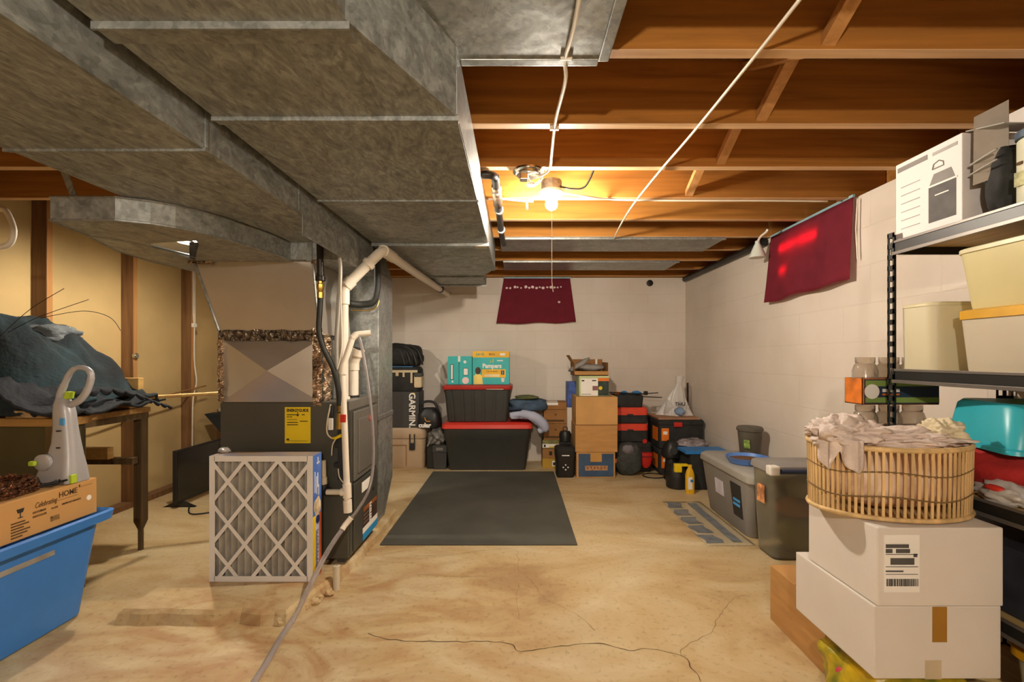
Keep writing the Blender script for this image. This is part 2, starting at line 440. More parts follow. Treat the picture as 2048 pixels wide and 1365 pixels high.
# joists, each a beam of its own
JY = [-2.32, -1.91, -1.51, -1.10, -.70, -.30, .10, .505, .91, 1.318, 1.737, 2.13, 2.545, 2.945, 3.36, 3.77, 4.18, 4.59, 5.0]
ordn = {9: 'nearest one wholly in view, beside the grey sheet metal panel', 10: 'second in view from the camera, white cable stapled across it',
        11: 'third in view from the camera, just before the bare bulb', 12: 'fourth in view, directly behind the bare bulb',
        13: 'fifth in view, second behind the bare bulb', 14: 'sixth in view, in front of the first grey metal strip',
        15: 'seventh in view, behind the first grey metal strip', 16: 'eighth in view, just before the far grey strip',
        17: 'ninth in view, behind the far grey strip', 18: 'last one, against the back wall'}
for i, y in enumerate(JY):
    if i < 4: continue                               # none of those behind the camera can be seen
    t = thing('ceiling_joist', 'brown wooden ceiling joist, ' + (ordn.get(i) or {8: 'just above the top edge of the picture', 7: 'overhead between the picture edge and the camera', 6: 'right over the camera', 5: 'beside the cord of the bulb over the camera', 4: 'farthest back, behind the camera'}[i]), 'joist', (0, y, ZJ), 'ceiling joists')
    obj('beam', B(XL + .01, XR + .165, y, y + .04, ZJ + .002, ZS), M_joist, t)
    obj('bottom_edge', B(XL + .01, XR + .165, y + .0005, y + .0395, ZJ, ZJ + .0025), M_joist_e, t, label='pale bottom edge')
# cross bridging between joists
for k, (i, xx) in enumerate(((8, .80), (9, .83), (10, .85), (11, .86))):
    y0, y1 = JY[i] + .04, JY[i + 1]
    t = thing('joist_bridging', 'crossed wooden bridging between two ceiling joists, ' + ('at the top edge of the picture', 'second from the top of the picture', 'third from the top of the picture', 'farthest of the three, nearest the bulb')[k], 'bridging', (xx, (y0 + y1) / 2, ZJ), 'joist bridging')
    for s, dx in ((0, 0), (1, .05)):
        z0, z1 = (ZJ + .01, ZS - .04) if s == 0 else (ZS - .04, ZJ + .01)
        bm = nb()
        hexa(bm, [(xx + dx, y0, z0), (xx + dx + .04, y0, z0), (xx + dx + .04, y1, z1), (xx + dx, y1, z1),
                  (xx + dx, y0, z0 + .03), (xx + dx + .04, y0, z0 + .03), (xx + dx + .04, y1, z1 + .03), (xx + dx, y1, z1 + .03)])
        obj('brace', bm, M_stud_o, t)
# studs on the left wall
names = {1: 'nearest the camera, above the clothes heap', 2: 'between two tan panels, with a small metal box on it', 3: 'beside the furnace, carrying the white cables'}
for i, y in enumerate((2.26, 2.87, 3.52, 4.15, 4.78)):
    o = obj('wall_stud', B(XL + .001, XL + .09, y, y + .04, .04, ZS), M_stud, None)
    tag(o, 'dark wooden wall stud, ' + {0: 'out at the left edge of the picture', 1: names[1], 2: names[2], 3: names[3], 4: 'hidden by the furnace'}[i], 'stud', 'left wall studs')
    e = obj('painted_lit_edge', B(XL + .0895, XL + .0925, y + .002, y + .038, .04, ZS), M_stud_o, o)  # light from the right put into a brighter wood colour
t = thing('outlet_box', 'small metal electrical box on the second wall stud', 'electrical box', (XL + .1, 3.5, .99))
bm = nb(); lathe(bm, [(.02, 0), (.022, .02), (.016, .025)], (XL + .09, 3.53, 1.13), 14, 'X'); obj('cap', bm, M_steel, t)
# hole and pipe stub in the back wall
bm = nb(); lathe(bm, [(.03, -.004), (.034, -.002), (.034, .02), (.022, .02)], (1.437, YB - .016, 1.92), 20, 'Y')
o = obj('wall_pipe_stub', bm, M_iron, smooth='auto'); tag(o, 'small dark round pipe hole high on the back wall', 'pipe')
# conduit and sill pipe on top of the right wall
o = obj('sill_pipe', T([(1.80, 5.05, 1.955), (1.80, 4.2, 1.955), (1.80, 3.42, 1.955)], .028, 12), M_iron, smooth='auto')
tag(o, 'dark pipe along the top of the right wall in the far corner', 'pipe')

# concrete pad below the furnace, cracked at its edges
def crk(x, y, a): return a * noise.noise(Vector((x * 9, y * 9, 3)))
bm = nb()
outl = []
for (xa, ya), (xb, yb) in zip([(-1.67, 1.99), (-.97, 1.985), (-.90, 2.25), (-.855, 2.6), (-.855, 3.32), (-1.67, 3.32)], [(-.97, 1.985), (-.90, 2.25), (-.855, 2.6), (-.855, 3.32), (-1.67, 3.32), (-1.67, 1.99)]):
    for k in range(14):
        f = k / 14; x = xa + (xb - xa) * f; y = ya + (yb - ya) * f
        outl.append((x + crk(x, y, .02), y + crk(y, x, .02)))
n0 = len(outl)
lo = [bm.verts.new((x + (x + 1.25) * .03, y + (y - 2.6) * .03, 0)) for x, y in outl]
mi = [bm.verts.new((x + (x + 1.25) * .012, y + (y - 2.6) * .008 + crk(x * 3, y, .012), .04)) for x, y in outl]
hi = [bm.verts.new((x - (x + 1.25) * .015, y - (y - 2.6) * .015, .055)) for x, y in outl]
for a, b in ((lo, mi), (mi, hi)):
    for i in range(n0): bm.faces.new((a[i], a[(i + 1) % n0], b[(i + 1) % n0], b[i]))
bm.faces.new(hi)
struct('trim_3', bm, M_floor)
# cracks in the slab: thin dark ribbons let into the surface
def crack(pix, wpx=.0022, seed=1):
    bm = nb(); pts = []
    P0 = []
    for px, py in pix:
        Y = F * CZ / (py - CY); P0.append(Vector(((px - CX) * Y / F, Y, 0)))
    Q = smoothpts(P0, 8)
    L_ = []; R_ = []
    for i, p in enumerate(Q):
        t = (Q[min(i + 1, len(Q) - 1)] - Q[max(i - 1, 0)]).normalized(); s = Vector((-t.y, t.x, 0))
        j = noise.noise(Vector((p.x * 22, p.y * 22, seed))) * .012
        w = wpx * (.5 + abs(noise.noise(Vector((p.x * 9, p.y * 9, seed + 4)))) * 1.6)
        L_.append(bm.verts.new(p + s * (j + w) + Vector((0, 0, .0006)))); R_.append(bm.verts.new(p + s * (j - w) + Vector((0, 0, .0006))))
    for i in range(len(Q) - 1): bm.faces.new((L_[i], L_[i + 1], R_[i + 1], R_[i]))
    return bm
M_crack = mat('crack_dirt', '6b5436', .9, 0, .3, 30)
M_crack2 = mat('faint_crack_dirt', '9a7f58', .9, 0, .2, 30)
struct('trim_4', crack([(735, 1268), (800, 1282), (900, 1284), (1010, 1286), (1040, 1303), (1100, 1296), (1200, 1289), (1260, 1303), (1300, 1298), (1362, 1314), (1385, 1338), (1402, 1364)]), M_crack)
struct('trim_5', crack([(1362, 1314), (1372, 1292), (1420, 1268), (1440, 1230), (1470, 1196), (1500, 1192)], .0016, 2), M_crack2)
struct('trim_6', crack([(820, 1112), (880, 1112), (1018, 1098), (1036, 1120), (1037, 1140), (1065, 1165), (1085, 1195), (1110, 1208), (1160, 1235), (1190, 1262)], .0015, 3), M_crack2)
struct('trim_7', crack([(830, 1150), (900, 1153), (1025, 1160), (1032, 1200), (1038, 1240)], .0012, 5), M_crack2)

# ================================================================== DUCTWORK
t = thing('supply_duct', 'large weathered galvanized trunk duct overhead, between camera and bulb', 'duct', (-.5, 1.3, 1.78))
ax0 = -.83
bm = nb(); prism(bm, [(ax0, -2.0), (-.334, -2.0), (-.334, .92), (-.165, 1.287), (-.165, 3.6), (ax0, 3.6)], 1.78, 1.976)
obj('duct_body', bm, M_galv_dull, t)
bm = nb(); bx(bm, -.1655, -.1625, 1.29, 3.6, 1.785, 1.976); obj('side_panel', bm, M_galv_brt, t, label='pale side face with bulb light put into its colour')  # paler metal on this side stands for light from the bulb
def cleat(y, x0, x1, z, w=.03, h=.008, m=M_galv_dull, par=t, name='seam_cleat'):
    bm = nb(); bx(bm, x0 - .004, x1 + .004, y - w / 2, y + w / 2, z - h, z + .002, .003)
    bx(bm, x0 - .006, x1 + .006, y - w / 2 - .004, y - w / 2 + .002, z - h * 1.5, z + .002)
    obj(name, bm, m, par)
cleat(.955, ax0, -.334, 1.78, .05, .010, M_galv)
cleat(1.31, ax0, -.165, 1.78)
cleat(1.99, ax0, -.165, 1.78, .012, .004)
cleat(2.76, ax0, -.165, 1.78, .07, .012, M_galv_brt)
def crossbreak(x0, x1, y0, y1, z, d):
    bm = nb(); c = bm.verts.new(((x0 + x1) / 2, (y0 + y1) / 2, z - d)); q = [bm.verts.new(p) for p in ((x0, y0, z), (x1, y0, z), (x1, y1, z), (x0, y1, z))]
    for i in range(4): bm.faces.new((q[i], q[(i + 1) % 4], c))
    u = [bm.verts.new(v.co + Vector((0, 0, .004))) for v in q]
    bm.faces.new(u)
    for i in range(4): bm.faces.new((q[i], q[(i + 1) % 4], u[(i + 1) % 4], u[i]))
    return bm
obj('cross_broken_panel', crossbreak(ax0 + .002, -.167, 2.0, 2.72, 1.7795, .012), M_galv, t)
obj('cross_broken_panel', crossbreak(ax0 + .002, -.167, 2.8, 3.58, 1.7795, .012), M_galv, t)
bm = nb()
for i in range(3): tube(bm, [(-.24, 2.745 + i * .02, 1.765), (-.17, 2.745 + i * .02, 1.765)], .004 if i else .006, 8)
obj('drive_clip', bm, M_steel, t)
bm = nb(); hexa(bm, [(-.80, 3.6, 1.785), (-.18, 3.6, 1.785), (-.28, 3.95, 1.80), (-.80, 3.95, 1.80), (-.80, 3.6, 1.976), (-.18, 3.6, 1.976), (-.28, 3.95, 1.976), (-.80, 3.95, 1.976)])
obj('reducer', bm, M_galv, t)
obj('end_section', B(-.79, -.285, 3.95, 4.45, 1.80, 1.97), M_galv, t)
cleat(3.97, -.79, -.285, 1.80, .03, .008, M_galv)
cleat(4.44, -.79, -.285, 1.80, .03, .01, M_galv)

t = thing('return_duct', 'dark greenish return air duct at the upper left, running to the furnace', 'duct', (-1.1, 1.3, 1.695))
obj('duct_body', B(-1.41, -.8625, -2.0, 2.85, 1.695, 1.974), M_galv_dull, t)
cleat(1.31, -1.41, -.8625, 1.695, .014, .005, M_galv_dull, t)
bm = nb(); bx(bm, -.864, -.8585, 1.305, 1.315, 1.70, 1.97); bx(bm, -.864, -.8585, 1.865, 1.875, 1.70, 1.97); obj('side_seam', bm, M_galv_dull, t)
obj('plenum', B(-1.636, -.8625, 2.36, 2.85, 1.609, 1.696), M_galv_dull, t)
bm = nb(); bx(bm, -1.045, -1.02, 2.35, 2.362, 1.60, 1.70); obj('corner_strip', bm, M_galv, t)
obj('plenum_side', B(-.8635, -.8600, 1.90, 2.84, 1.612, 1.70), M_galv_dull, t)

# flat curved elbow with a hole cut in its underside
from mathutils.geometry import tessellate_polygon
t = thing('elbow_duct', 'flat curved galvanized duct elbow with a ragged hole in its underside', 'duct', (-1.5, 2.1, 1.607))
outer = [(-1.13, 2.36), (-1.137, 2.20), (-1.165, 2.06), (-1.19, 1.94), (-1.23, 1.84), (-1.275, 1.765), (-1.33, 1.715), (-1.42, 1.67), (-1.65, 1.67), (-1.70, 1.86), (-1.76, 2.0), (-1.82, 2.15), (-1.85, 2.4), (-1.81, 2.69), (-1.13, 2.69)]
hole = [(-1.585, 2.06), (-1.578, 2.025), (-1.55, 2.01), (-1.50, 1.995), (-1.335, 1.965), (-1.36, 2.02), (-1.60, 2.35), (-1.60, 2.2)]
ctr = (-1.45, 2.2)
tri = tessellate_polygon([[Vector((x, y, 0)) for x, y in outer], [Vector((x, y, 0)) for x, y in hole]])
bm = nb(); vv = [bm.verts.new((x, y, 1.607)) for x, y in outer + hole]
fs = []
for a, b_, c_ in tri:
    try: fs.append(bm.faces.new((vv[a], vv[b_], vv[c_])))
    except ValueError: pass
bmesh.ops.recalc_face_normals(bm, faces=fs); bmesh.ops.solidify(bm, geom=fs, thickness=.002)
obj('underside', bm, M_galv, t)
bm = nb()
for i in range(len(outer) - 2):
    (xa, ya), (xb, yb) = outer[i], outer[i + 1]
    slab(bm, [(xa, ya, 1.603), (xb, yb, 1.603), (xb, yb, 1.690), (xa, ya, 1.690)], Vector((ctr[0] - (xa + xb) / 2, ctr[1] - (ya + yb) / 2, 0)).normalized() * .003)
obj('curved_side', bm, M_galv, t)
bm = nb()
tube(bm, [(x, y, 1.606) for x, y in outer[:-1]], .0045, 6); tube(bm, [(x, y, 1.688) for x, y in outer[:-1]], .0045, 6)
obj('rolled_edge', bm, M_galv_brt, t)
bm = nb()
for (a0, a1) in (((-1.42, 1.675), (-1.36, 1.99)), ((-1.70, 1.87), (-1.62, 1.99)), ((-1.62, 1.99), (-1.55, 2.36))):
    tube(bm, [(a0[0], a0[1], 1.6055), (a1[0], a1[1], 1.6055)], .003, 6)
obj('seam', bm, M_galv_dull, t)
# galvanized cover seen through the hole, and the lit bulb beside it
o = obj('joist_bay_cover', B(-2.92, -1.98, 3.02, 4.45, 1.966, 1.976), mat('fresh_zinc', 'e2e4e2', .4, .15, .06, 14))
tag(o, 'bright galvanized sheet seen through the hole of the duct elbow', 'sheet metal')
# hanger strap
o = obj('hanger_strap', slab(nb(), [(-1.60, 1.69, 1.70), (-1.575, 1.69, 1.70), (-1.655, 1.66, 1.975), (-1.68, 1.66, 1.975)], (0, .003, 0)), M_galv_dull)
tag(o, 'narrow grey metal strap hanging from the joists down to the duct elbow', 'strap')

# sheet metal panning under the joists
t = thing('joist_bay_panning', 'grey sheet metal panel under the joists at the top of the picture', 'sheet metal', (0, .9, 1.97))
obj('panel', B(-.335, .235, -.3, 1.352, 1.970, 1.979), M_galv, t)
bm = nb(); bx(bm, .232, .262, -.3, 1.345, 1.962, 1.979, .003); obj('folded_edge', bm, M_galv_brt, t)
bm = nb(); bx(bm, -.16, .235, 1.345, 1.375, 1.968, 1.9795, .002); obj('end_flange', bm, M_galv_brt, t)
for y0, y1, x1, lb in ((3.40, 3.78, 1.50, 'long grey metal strip under the joists, nearer of the two behind the bulb'), (4.22, 4.60, 1.45, 'long grey metal strip under the joists, farther of the two behind the bulb')):
    t = thing('joist_bay_panning', lb, 'sheet metal', (.7, y0, 1.97))
    obj('panel', B(-.12, x1, y0 - .02, y1 + .02, 1.972, 1.979), M_galv_brt, t)
    obj('folded_edge', B(-.12, x1, y0 - .03, y0 - .005, 1.962, 1.979, .003), M_galv_brt, t)

# wrapped water pipe beside the trunk duct
t = thing('water_pipe', 'wrapped grey pipe with an elbow running beside the trunk duct', 'pipe', (-.1, 2.6, 1.93))
bm = nb(); tube(bm, [(-.16, 2.16, 1.955), (-.12, 2.16, 1.955), (-.102, 2.18, 1.953), (-.098, 2.22, 1.950), (-.098, 2.6, 1.935), (-.097, 3.2, 1.93), (-.09, 3.36, 1.925)], .019, 14, True, 5)
obj('pipe_run', bm, M_iron, t, smooth=True)
bm = nb()
tube(bm, [(-.098, 2.28, 1.947), (-.098, 2.52, 1.938)], [.024, .029, .031, .026, .03, .024], 14, True, 6)
obj('foil_wrap', bm, M_foil, t, smooth=True, label='crinkled wrapping round the pipe')
for y in (2.32, 2.62, 3.0): 
    bm = nb(); lathe(bm, [(.021, -.012), (.026, -.01), (.026, .01), (.021, .012)], (-.098, y, 1.945 - (y - 2.3) * .02), 14, 'Y'); obj('clamp', bm, M_galv, t, smooth='auto')

# ================================================================== FURNACE
FX0, FX1, FY0, FY1, FZ0, FZ1 = -1.52, -.861, 2.42, 2.893, .085, .889
t = furn = thing('furnace', 'tall charcoal gas furnace with a bright steel coil case on top', 'furnace', ((FX0 + FX1) / 2, 2.65, .055))
obj('cabinet', B(FX0, FX1, FY0, FY1, FZ0, FZ1, .006), M_furn, t)
for x in (FX0 + .03, FX1 - .07):
    for y in (FY0 + .03, FY1 - .07): obj('foot', B(x, x + .04, y, y + .04, .05, .09), M_dgrey, t)
obj('top_cap', B(-1.0, FX1 + .004, FY0 + .01, FY1 + .002, FZ1 - .045, FZ1 + .004, .004), M_furn_l, t)
bm = nb(); bx(bm, FX1 - .002, FX1 + .004, FY0 + .012, FY0 + .045, FZ0 + .01, .845); obj('corner_post', bm, M_furn, t)
d = obj('upper_door', B(FX1 - .002, FX1 + .014, FY0 + .055, FY1 - .012, .468, .835, .006), M_furn_l, t)
bm = nb(); bx(bm, FX1 + .013, FX1 + .022, FY0 + .10, FY1 - .05, .50, .79, .008); obj('raised_panel', bm, M_furn_l, d)
bm = nb(); lathe(bm, [(.018, 0), (.018, .004), (.014, .006)], (FX1 + .021, 2.70, .775), 20, 'X', sx=1, sy=1)
obj('logo_badge', bm, M_red, d, label='round red and white maker badge', smooth='auto')
bm = nb(); lathe(bm, [(.011, 0), (.011, .008)], (FX1 + .021, 2.70, .775), 20, 'X'); obj('badge_centre', bm, M_paper, d)
d = obj('lower_door', B(FX1 - .002, FX1 + .012, FY0 + .055, FY1 - .012, .10, .455, .006), M_furn, t)
P('rating_label', '+X', 2.59, 2.75, .375, .43, FX1 + .0125, M_paper, d)
P('maker_sticker', '+X', 2.61, 2.86, .105, .285, FX1 + .0125, mat('dark_brown_print', '4a3226', .6, 0, .3, 12), d)
P('sticker_stripe', '+X', 2.60, 2.87, .075 + .03, .145, FX1 + .014, mat('cyan_print', '2c93cf', .5, 0, .03), d)
P('sticker_stripe', '+X', 2.60, 2.87, .145, .175, FX1 + .014, M_paper, d)
P('sticker_top', '+X', 2.61, 2.86, .262, .285, FX1 + .0137, mat('rust_print', '9a5a2c', .6, var=.2), d)
P('worn_strip', '+X', 2.718, 2.752, .175, .280, FX1 + .0145, M_paper, d)
for k in range(6): P('worn_mark', '+X', 2.728 + .004 * (k % 2), 2.738 + .005 * (k % 3), .186 + k * .0158, .192 + k * .0158, FX1 + .0157, M_ink, d)
for k in range(3): P('picture_line', '+X', 2.615, 2.71, .195 + k * .022, .198 + k * .022, FX1 + .0140, M_grey, d)
bm = nb(); bx(bm, FX1 + .01, FX1 + .017, 2.78, 2.80, .335, .35, .002); obj('latch', bm, M_black, d)
# coil case with cross-broken faces
def xbreak_v(x0, x1, y, z0, z1, dpt, fx=None):
    bm = nb()
    if fx is None:
        q = [(x0, y, z0), (x1, y, z0), (x1, y, z1), (x0, y, z1)]; c = ((x0 + x1) / 2, y - dpt, (z0 + z1) / 2); dv = Vector((0, .003, 0))
    else:
        q = [(fx, x0, z0), (fx, x1, z0), (fx, x1, z1), (fx, x0, z1)]; c = (fx + dpt, (x0 + x1) / 2, (z0 + z1) / 2); dv = Vector((-.003, 0, 0))
    Q = [bm.verts.new(p) for p in q]; cv = bm.verts.new(c); U = [bm.verts.new(Vector(p) + dv) for p in q]
    for i in range(4): bm.faces.new((Q[i], Q[(i + 1) % 4], cv)); bm.faces.new((Q[i], Q[(i + 1) % 4], U[(i + 1) % 4], U[i]))
    bm.faces.new(U); return bm
cc = obj('coil_case', B(-1.513, -1.007, 2.425, 2.88, FZ1 + .001, 1.212), M_cond, t)
obj('front_panel', xbreak_v(-1.51, -1.01, 2.423, .893, 1.21, .040), M_cond, cc, label='creased bright steel front')
obj('side_panel', xbreak_v(2.43, 2.87, 0, .893, 1.21, .010, fx=-1.006), M_galv_brt, cc)
bm = nb(); hexa(bm, [(-1.52, 2.42, 1.24), (-1.012, 2.42, 1.24), (-1.012, 2.88, 1.24), (-1.52, 2.88, 1.24), (-1.636, 2.40, 1.607), (-1.035, 2.40, 1.607), (-1.035, 2.85, 1.607), (-1.636, 2.85, 1.607)])
tr = obj('transition', bm, M_cond, t, label='sloping grey steel transition')
bm = nb(); slab(bm, [(-1.52, 2.419, 1.245), (-1.012, 2.419, 1.245), (-1.3, 2.405, 1.47)], (0, .004, 0)); obj('crease_panel', bm, M_cond, tr)
obj('corner_bead', T([(-1.52, 2.418, 1.24), (-1.637, 2.398, 1.607)], .006, 6), M_galv, tr); obj('corner_bead', T([(-1.012, 2.418, 1.24), (-1.036, 2.398, 1.607)], .006, 6), M_galv, tr)
obj('neck', B(-1.50, -1.02, 2.44, 2.87, 1.20, 1.245), M_blackm, t)
def foil(p0, p1, w, nrm, seed, amp=.012, n=46, m2=6):
    p0, p1 = Vector(p0), Vector(p1); d_ = (p1 - p0); t_ = d_.normalized(); nv = Vector(nrm).normalized(); s = t_.cross(nv).normalized()
    def fn(u, v):
        q = p0 + d_ * u + s * (v - .5) * w * (1 + .35 * noise.noise(Vector((u * 9, v * 2, seed))))
        k = noise.noise(Vector((u * d_.length * 45, v * 3, seed))) + .7 * noise.noise(Vector((u * d_.length * 110, v * 6, seed + 9)))
        return q + nv * (.004 + amp * .8 + amp * k) * (1 if .02 < u < .98 else .4)
    return sheet(nb(), fn, n, m2, .0015)
M_foil_d = mat('dark_crumpled_foil', '6e6152', .28, .8, .5, 25, bump=1.0, bscale=50)
obj('foil_tape', foil((-1.53, 2.425, 1.232), (-1.0, 2.425, 1.232), .055, (0, -1, 0), 2, .010, 90), M_foil_d, t, label='crumpled dusty tape band')
obj('foil_tape', foil((-1.507, 2.42, .89), (-1.507, 2.42, 1.22), .035, (-.3, -1, 0), 5, .010, 70), M_foil, t)
obj('foil_tape', foil((-1.020, 2.42, .87), (-1.020, 2.42, 1.27), .045, (.3, -1, 0), 8, .014, 90), M_foil, t, label='crumpled foil reflecting orange')
obj('foil_tape', foil((-.998, 2.46, .88), (-.998, 2.46, 1.24), .05, (1, -.4, 0), 11, .014, 80), M_foil, t)
bm = foil((-1.04, 2.40, 1.61), (-1.0, 2.40, 1.61), .03, (0, -1, 0), 12, .014, 14)
obj('foil_tape', bm, M_foil, t)
bm = foil((-1.66, 2.39, 1.602), (-1.54, 2.39, 1.602), .02, (0, -1, 0), 15, .012, 24)
obj('foil_tape', bm, M_foil, t)
# yellow efficiency label
lb = P('efficiency_label', '-Y', -1.187, -1.056, .679, .864, 2.4195, M_yellow, t)
text('lettering', 'ENERGYGUIDE', .0205, (-1.1215, 2.4178, .847), '-Y', M_ink, lb, bold=.0008, sx=.82)
bm = nb()
bx(bm, -1.1225, -1.1195, 2.4172, 2.4186, .822, .84); slab(bm, [(-1.130, 2.4172, .827), (-1.112, 2.4172, .827), (-1.121, 2.4172, .816)], (0, .001, 0))
for k, (xa, xb, z) in enumerate(((-1.176, -1.128, .823), (-1.176, -1.165, .812), (-1.162, -1.15, .812), (-1.175, -1.125, .799), (-1.175, -1.12, .784), (-1.11, -1.07, .79), (-1.10, -1.085, .823), (-1.175, -1.12, .772))):
    bx(bm, xa, xb, 2.4174, 2.4186, z, z + (.004 if k != 3 else .002))
bx(bm, -1.176, -1.07, 2.4174, 2.4186, .69, .6915); bx(bm, -1.178, -1.165, 2.4174, 2.4186, .694, .703)
obj('print', bm, M_ink, lb)
# return air drop behind the furnace
t = thing('return_air_drop', 'tall pale galvanized duct standing behind the furnace', 'duct', (-1.2, 3.1, 0))
DX0, DX1, DY0, DY1 = -1.50, -.861, 2.945, 3.277
bm = nb(); bx(bm, DX0, DX1, DY0, DY1, .74, 1.65, .004); obj('upper_body', bm, M_galv_brt, t)
bm = nb()
hexa(bm, [(DX0, DY0, .30), (DX1, DY0, .30), (DX1, DY1, .30), (DX0, DY1, .30), (DX0, DY0, .74), (DX1, DY0, .74), (DX1, DY1, .74), (DX0, DY1, .74)])
obj('lower_body', bm, M_galv, t)
bm = nb(); hexa(bm, [(DX0, DY0, .06), (DX1 - .03, DY0, .06), (DX1 - .03, DY1 - .09, .06), (DX0, DY1 - .09, .06), (DX0, DY0, .30), (DX1, DY0, .30), (DX1, DY1, .30), (DX0, DY1, .30)])
obj('boot', bm, M_galv, t)
bm = nb(); bx(bm, DX0 - .004, DX1 + .005, DY0 - .005, DY1 + .005, .725, .755, .003); bx(bm, DX0 - .004, DX1 + .004, DY0 - .004, DY1 + .004, 1.60, 1.612); obj('seam_band', bm, M_galv_brt, t)
bm = nb(); hexa(bm, [(DX0, DY0, 1.65), (DX1, DY0, 1.65), (DX1, DY1, 1.65), (DX0, DY1, 1.65), (DX0, DY0 - .03, 1.975), (DX1 - .10, DY0 - .03, 1.975), (DX1 - .10, DY1, 1.975), (DX0, DY1, 1.975)])
obj('top_transition', bm, M_galv, t)
bm = nb()
q = [(-.8605, DY0 + .01, .77), (-.8605, DY1 - .01, .77), (-.8605, DY1 - .01, 1.59), (-.8605, DY0 + .01, 1.59)]
obj('side_panel', xbreak_v(DY0 + .01, DY1 - .01, 0, .77, 1.59, .008, fx=DX1 + .001), M_galv_brt, t)
obj('front_panel', xbreak_v(-1.02, DX1 - .01, DY0 - .001, .77, 1.59, .006), M_galv_brt, t)

# plastic vent pipe
def run(name, label, cat, pts, r, m, joints=(), loc=None, cr=1.28, cl=.035, seg=18, curve=False, extra=None):
    t = thing(name, label, cat, loc or pts[0])
    P_ = [Vector(p) for p in pts]
    if not curve:                                    # round the corners a little
        Q = [P_[0]]
        for i in range(1, len(P_) - 1):
            a = (P_[i - 1] - P_[i]); b = (P_[i + 1] - P_[i]); k = min(r * 1.5, a.length * .4, b.length * .4)
            A = P_[i] + a.normalized() * k; D = P_[i] + b.normalized() * k
            for s in (0, .25, .5, .75, 1): Q.append(A.lerp(P_[i], s).lerp(P_[i].lerp(D, s), s))
        Q.append(P_[-1]); P_ = Q
    bm = nb(); tube(bm, P_, r, seg, curve, 6); obj('pipe_run', bm, m, t, smooth='auto')
    for (a, b, ra) in joints:
        a, b = Vector(a), Vector(b); bm = nb(); tube(bm, [a, b], ra, seg); obj('coupling', bm, m, t, smooth='auto')
    return t
vp = [(-.937, 2.55, .889), (-.937, 2.55, 1.49), (-.744, 2.62, 1.715), (-.74, 3.37, 1.735), (-.74, 5.10, 1.80)]
def lp(a, b, f): return Vector(a).lerp(Vector(b), f)
t = run('vent_pipe', 'thick white plastic vent pipe bending from the furnace to the back wall', 'pipe', vp, .028, M_pvc,
    [(lp(vp[0], vp[1], .86), lp(vp[0], vp[1], .97), .034), (lp(vp[1], vp[2], .07), lp(vp[1], vp[2], .22), .034), (lp(vp[1], vp[2], .60), lp(vp[1], vp[2], .68), .036), (lp(vp[2], vp[3], .02), lp(vp[2], vp[3], .30), .033), (lp(vp[0], vp[1], .0), lp(vp[0], vp[1], .03), .036)])
bm = nb(); tube(bm, [(-.74, 4.55, 1.781), (-.74, 4.60, 1.783)], .036, 16); obj('strap', bm, M_black, t, smooth='auto', label='black hanger strap')
ip = [(-.931, 2.68, .893), (-.931, 2.68, 1.085), (-.898, 2.672, 1.165)]
t = run('intake_pipe', 'short open white plastic pipe stub on top of the furnace', 'pipe', ip, .033, M_pvc, [(ip[0], lp(ip[0], ip[1], .03), .037), (lp(ip[0], ip[1], .8), lp(ip[0], ip[1], 1.0), .037)])
bm = nb(); dv = (Vector(ip[2]) - Vector(ip[1])).normalized()
tube(bm, [Vector(ip[2]) - dv * .035, Vector(ip[2]) + dv * .004], .039, 20); obj('mouth_ring', bm, M_pvc, t, smooth='auto')
bm = nb(); tube(bm, [Vector(ip[2]) + dv * .0042, Vector(ip[2]) + dv * .0052], .032, 20); obj('opening', bm, M_black, t)
bm = nb(); tube(bm, [(-.931, 2.68, .891), (-.931, 2.68, .905)], .0375, 20); obj('gasket', bm, M_black, t, smooth='auto')
dp = [(-.843, 2.36, .345), (-.873, 2.365, 1.06), (-.825, 2.39, 1.235), (-.748, 2.42, 1.245)]
t = run('condensate_pipe', 'slender white plastic drain pipe in front of the furnace corner', 'pipe', dp, .0155, M_pvc,
    [(dp[0], lp(dp[0], dp[1], .085), .021), (lp(dp[0], dp[1], .10), lp(dp[0], dp[1], .20), .021), (lp(dp[0], dp[1], .965), lp(dp[1], dp[2], .12), .021), (lp(dp[1], dp[2], .9), lp(dp[2], dp[3], .18), .018), (lp(dp[0], dp[1], .14) - Vector((.03, 0, 0)), lp(dp[0], dp[1], .14), .020)])
bm = nb(); tube(bm, [(-.95, 2.362, .445), (-.85, 2.362, .445)], .014, 14); obj('tee_branch', bm, M_pvc_d, t, smooth='auto')
bm = nb(); tube(bm, [(-.945, 2.375, .445), (-.968, 2.38, .45), (-.972, 2.38, .48)], .021, 14, True); obj('rubber_elbow', bm, M_black, t, smooth=True, label='black rubber elbow')
bm = nb(); tube(bm, [(-.972, 2.38, .475), (-.975, 2.38, .60)], .014, 14); tube(bm, [(-.972, 2.38, .475), (-.973, 2.38, .515)], .018, 14); obj('riser', bm, M_pvc_d, t, smooth='auto')
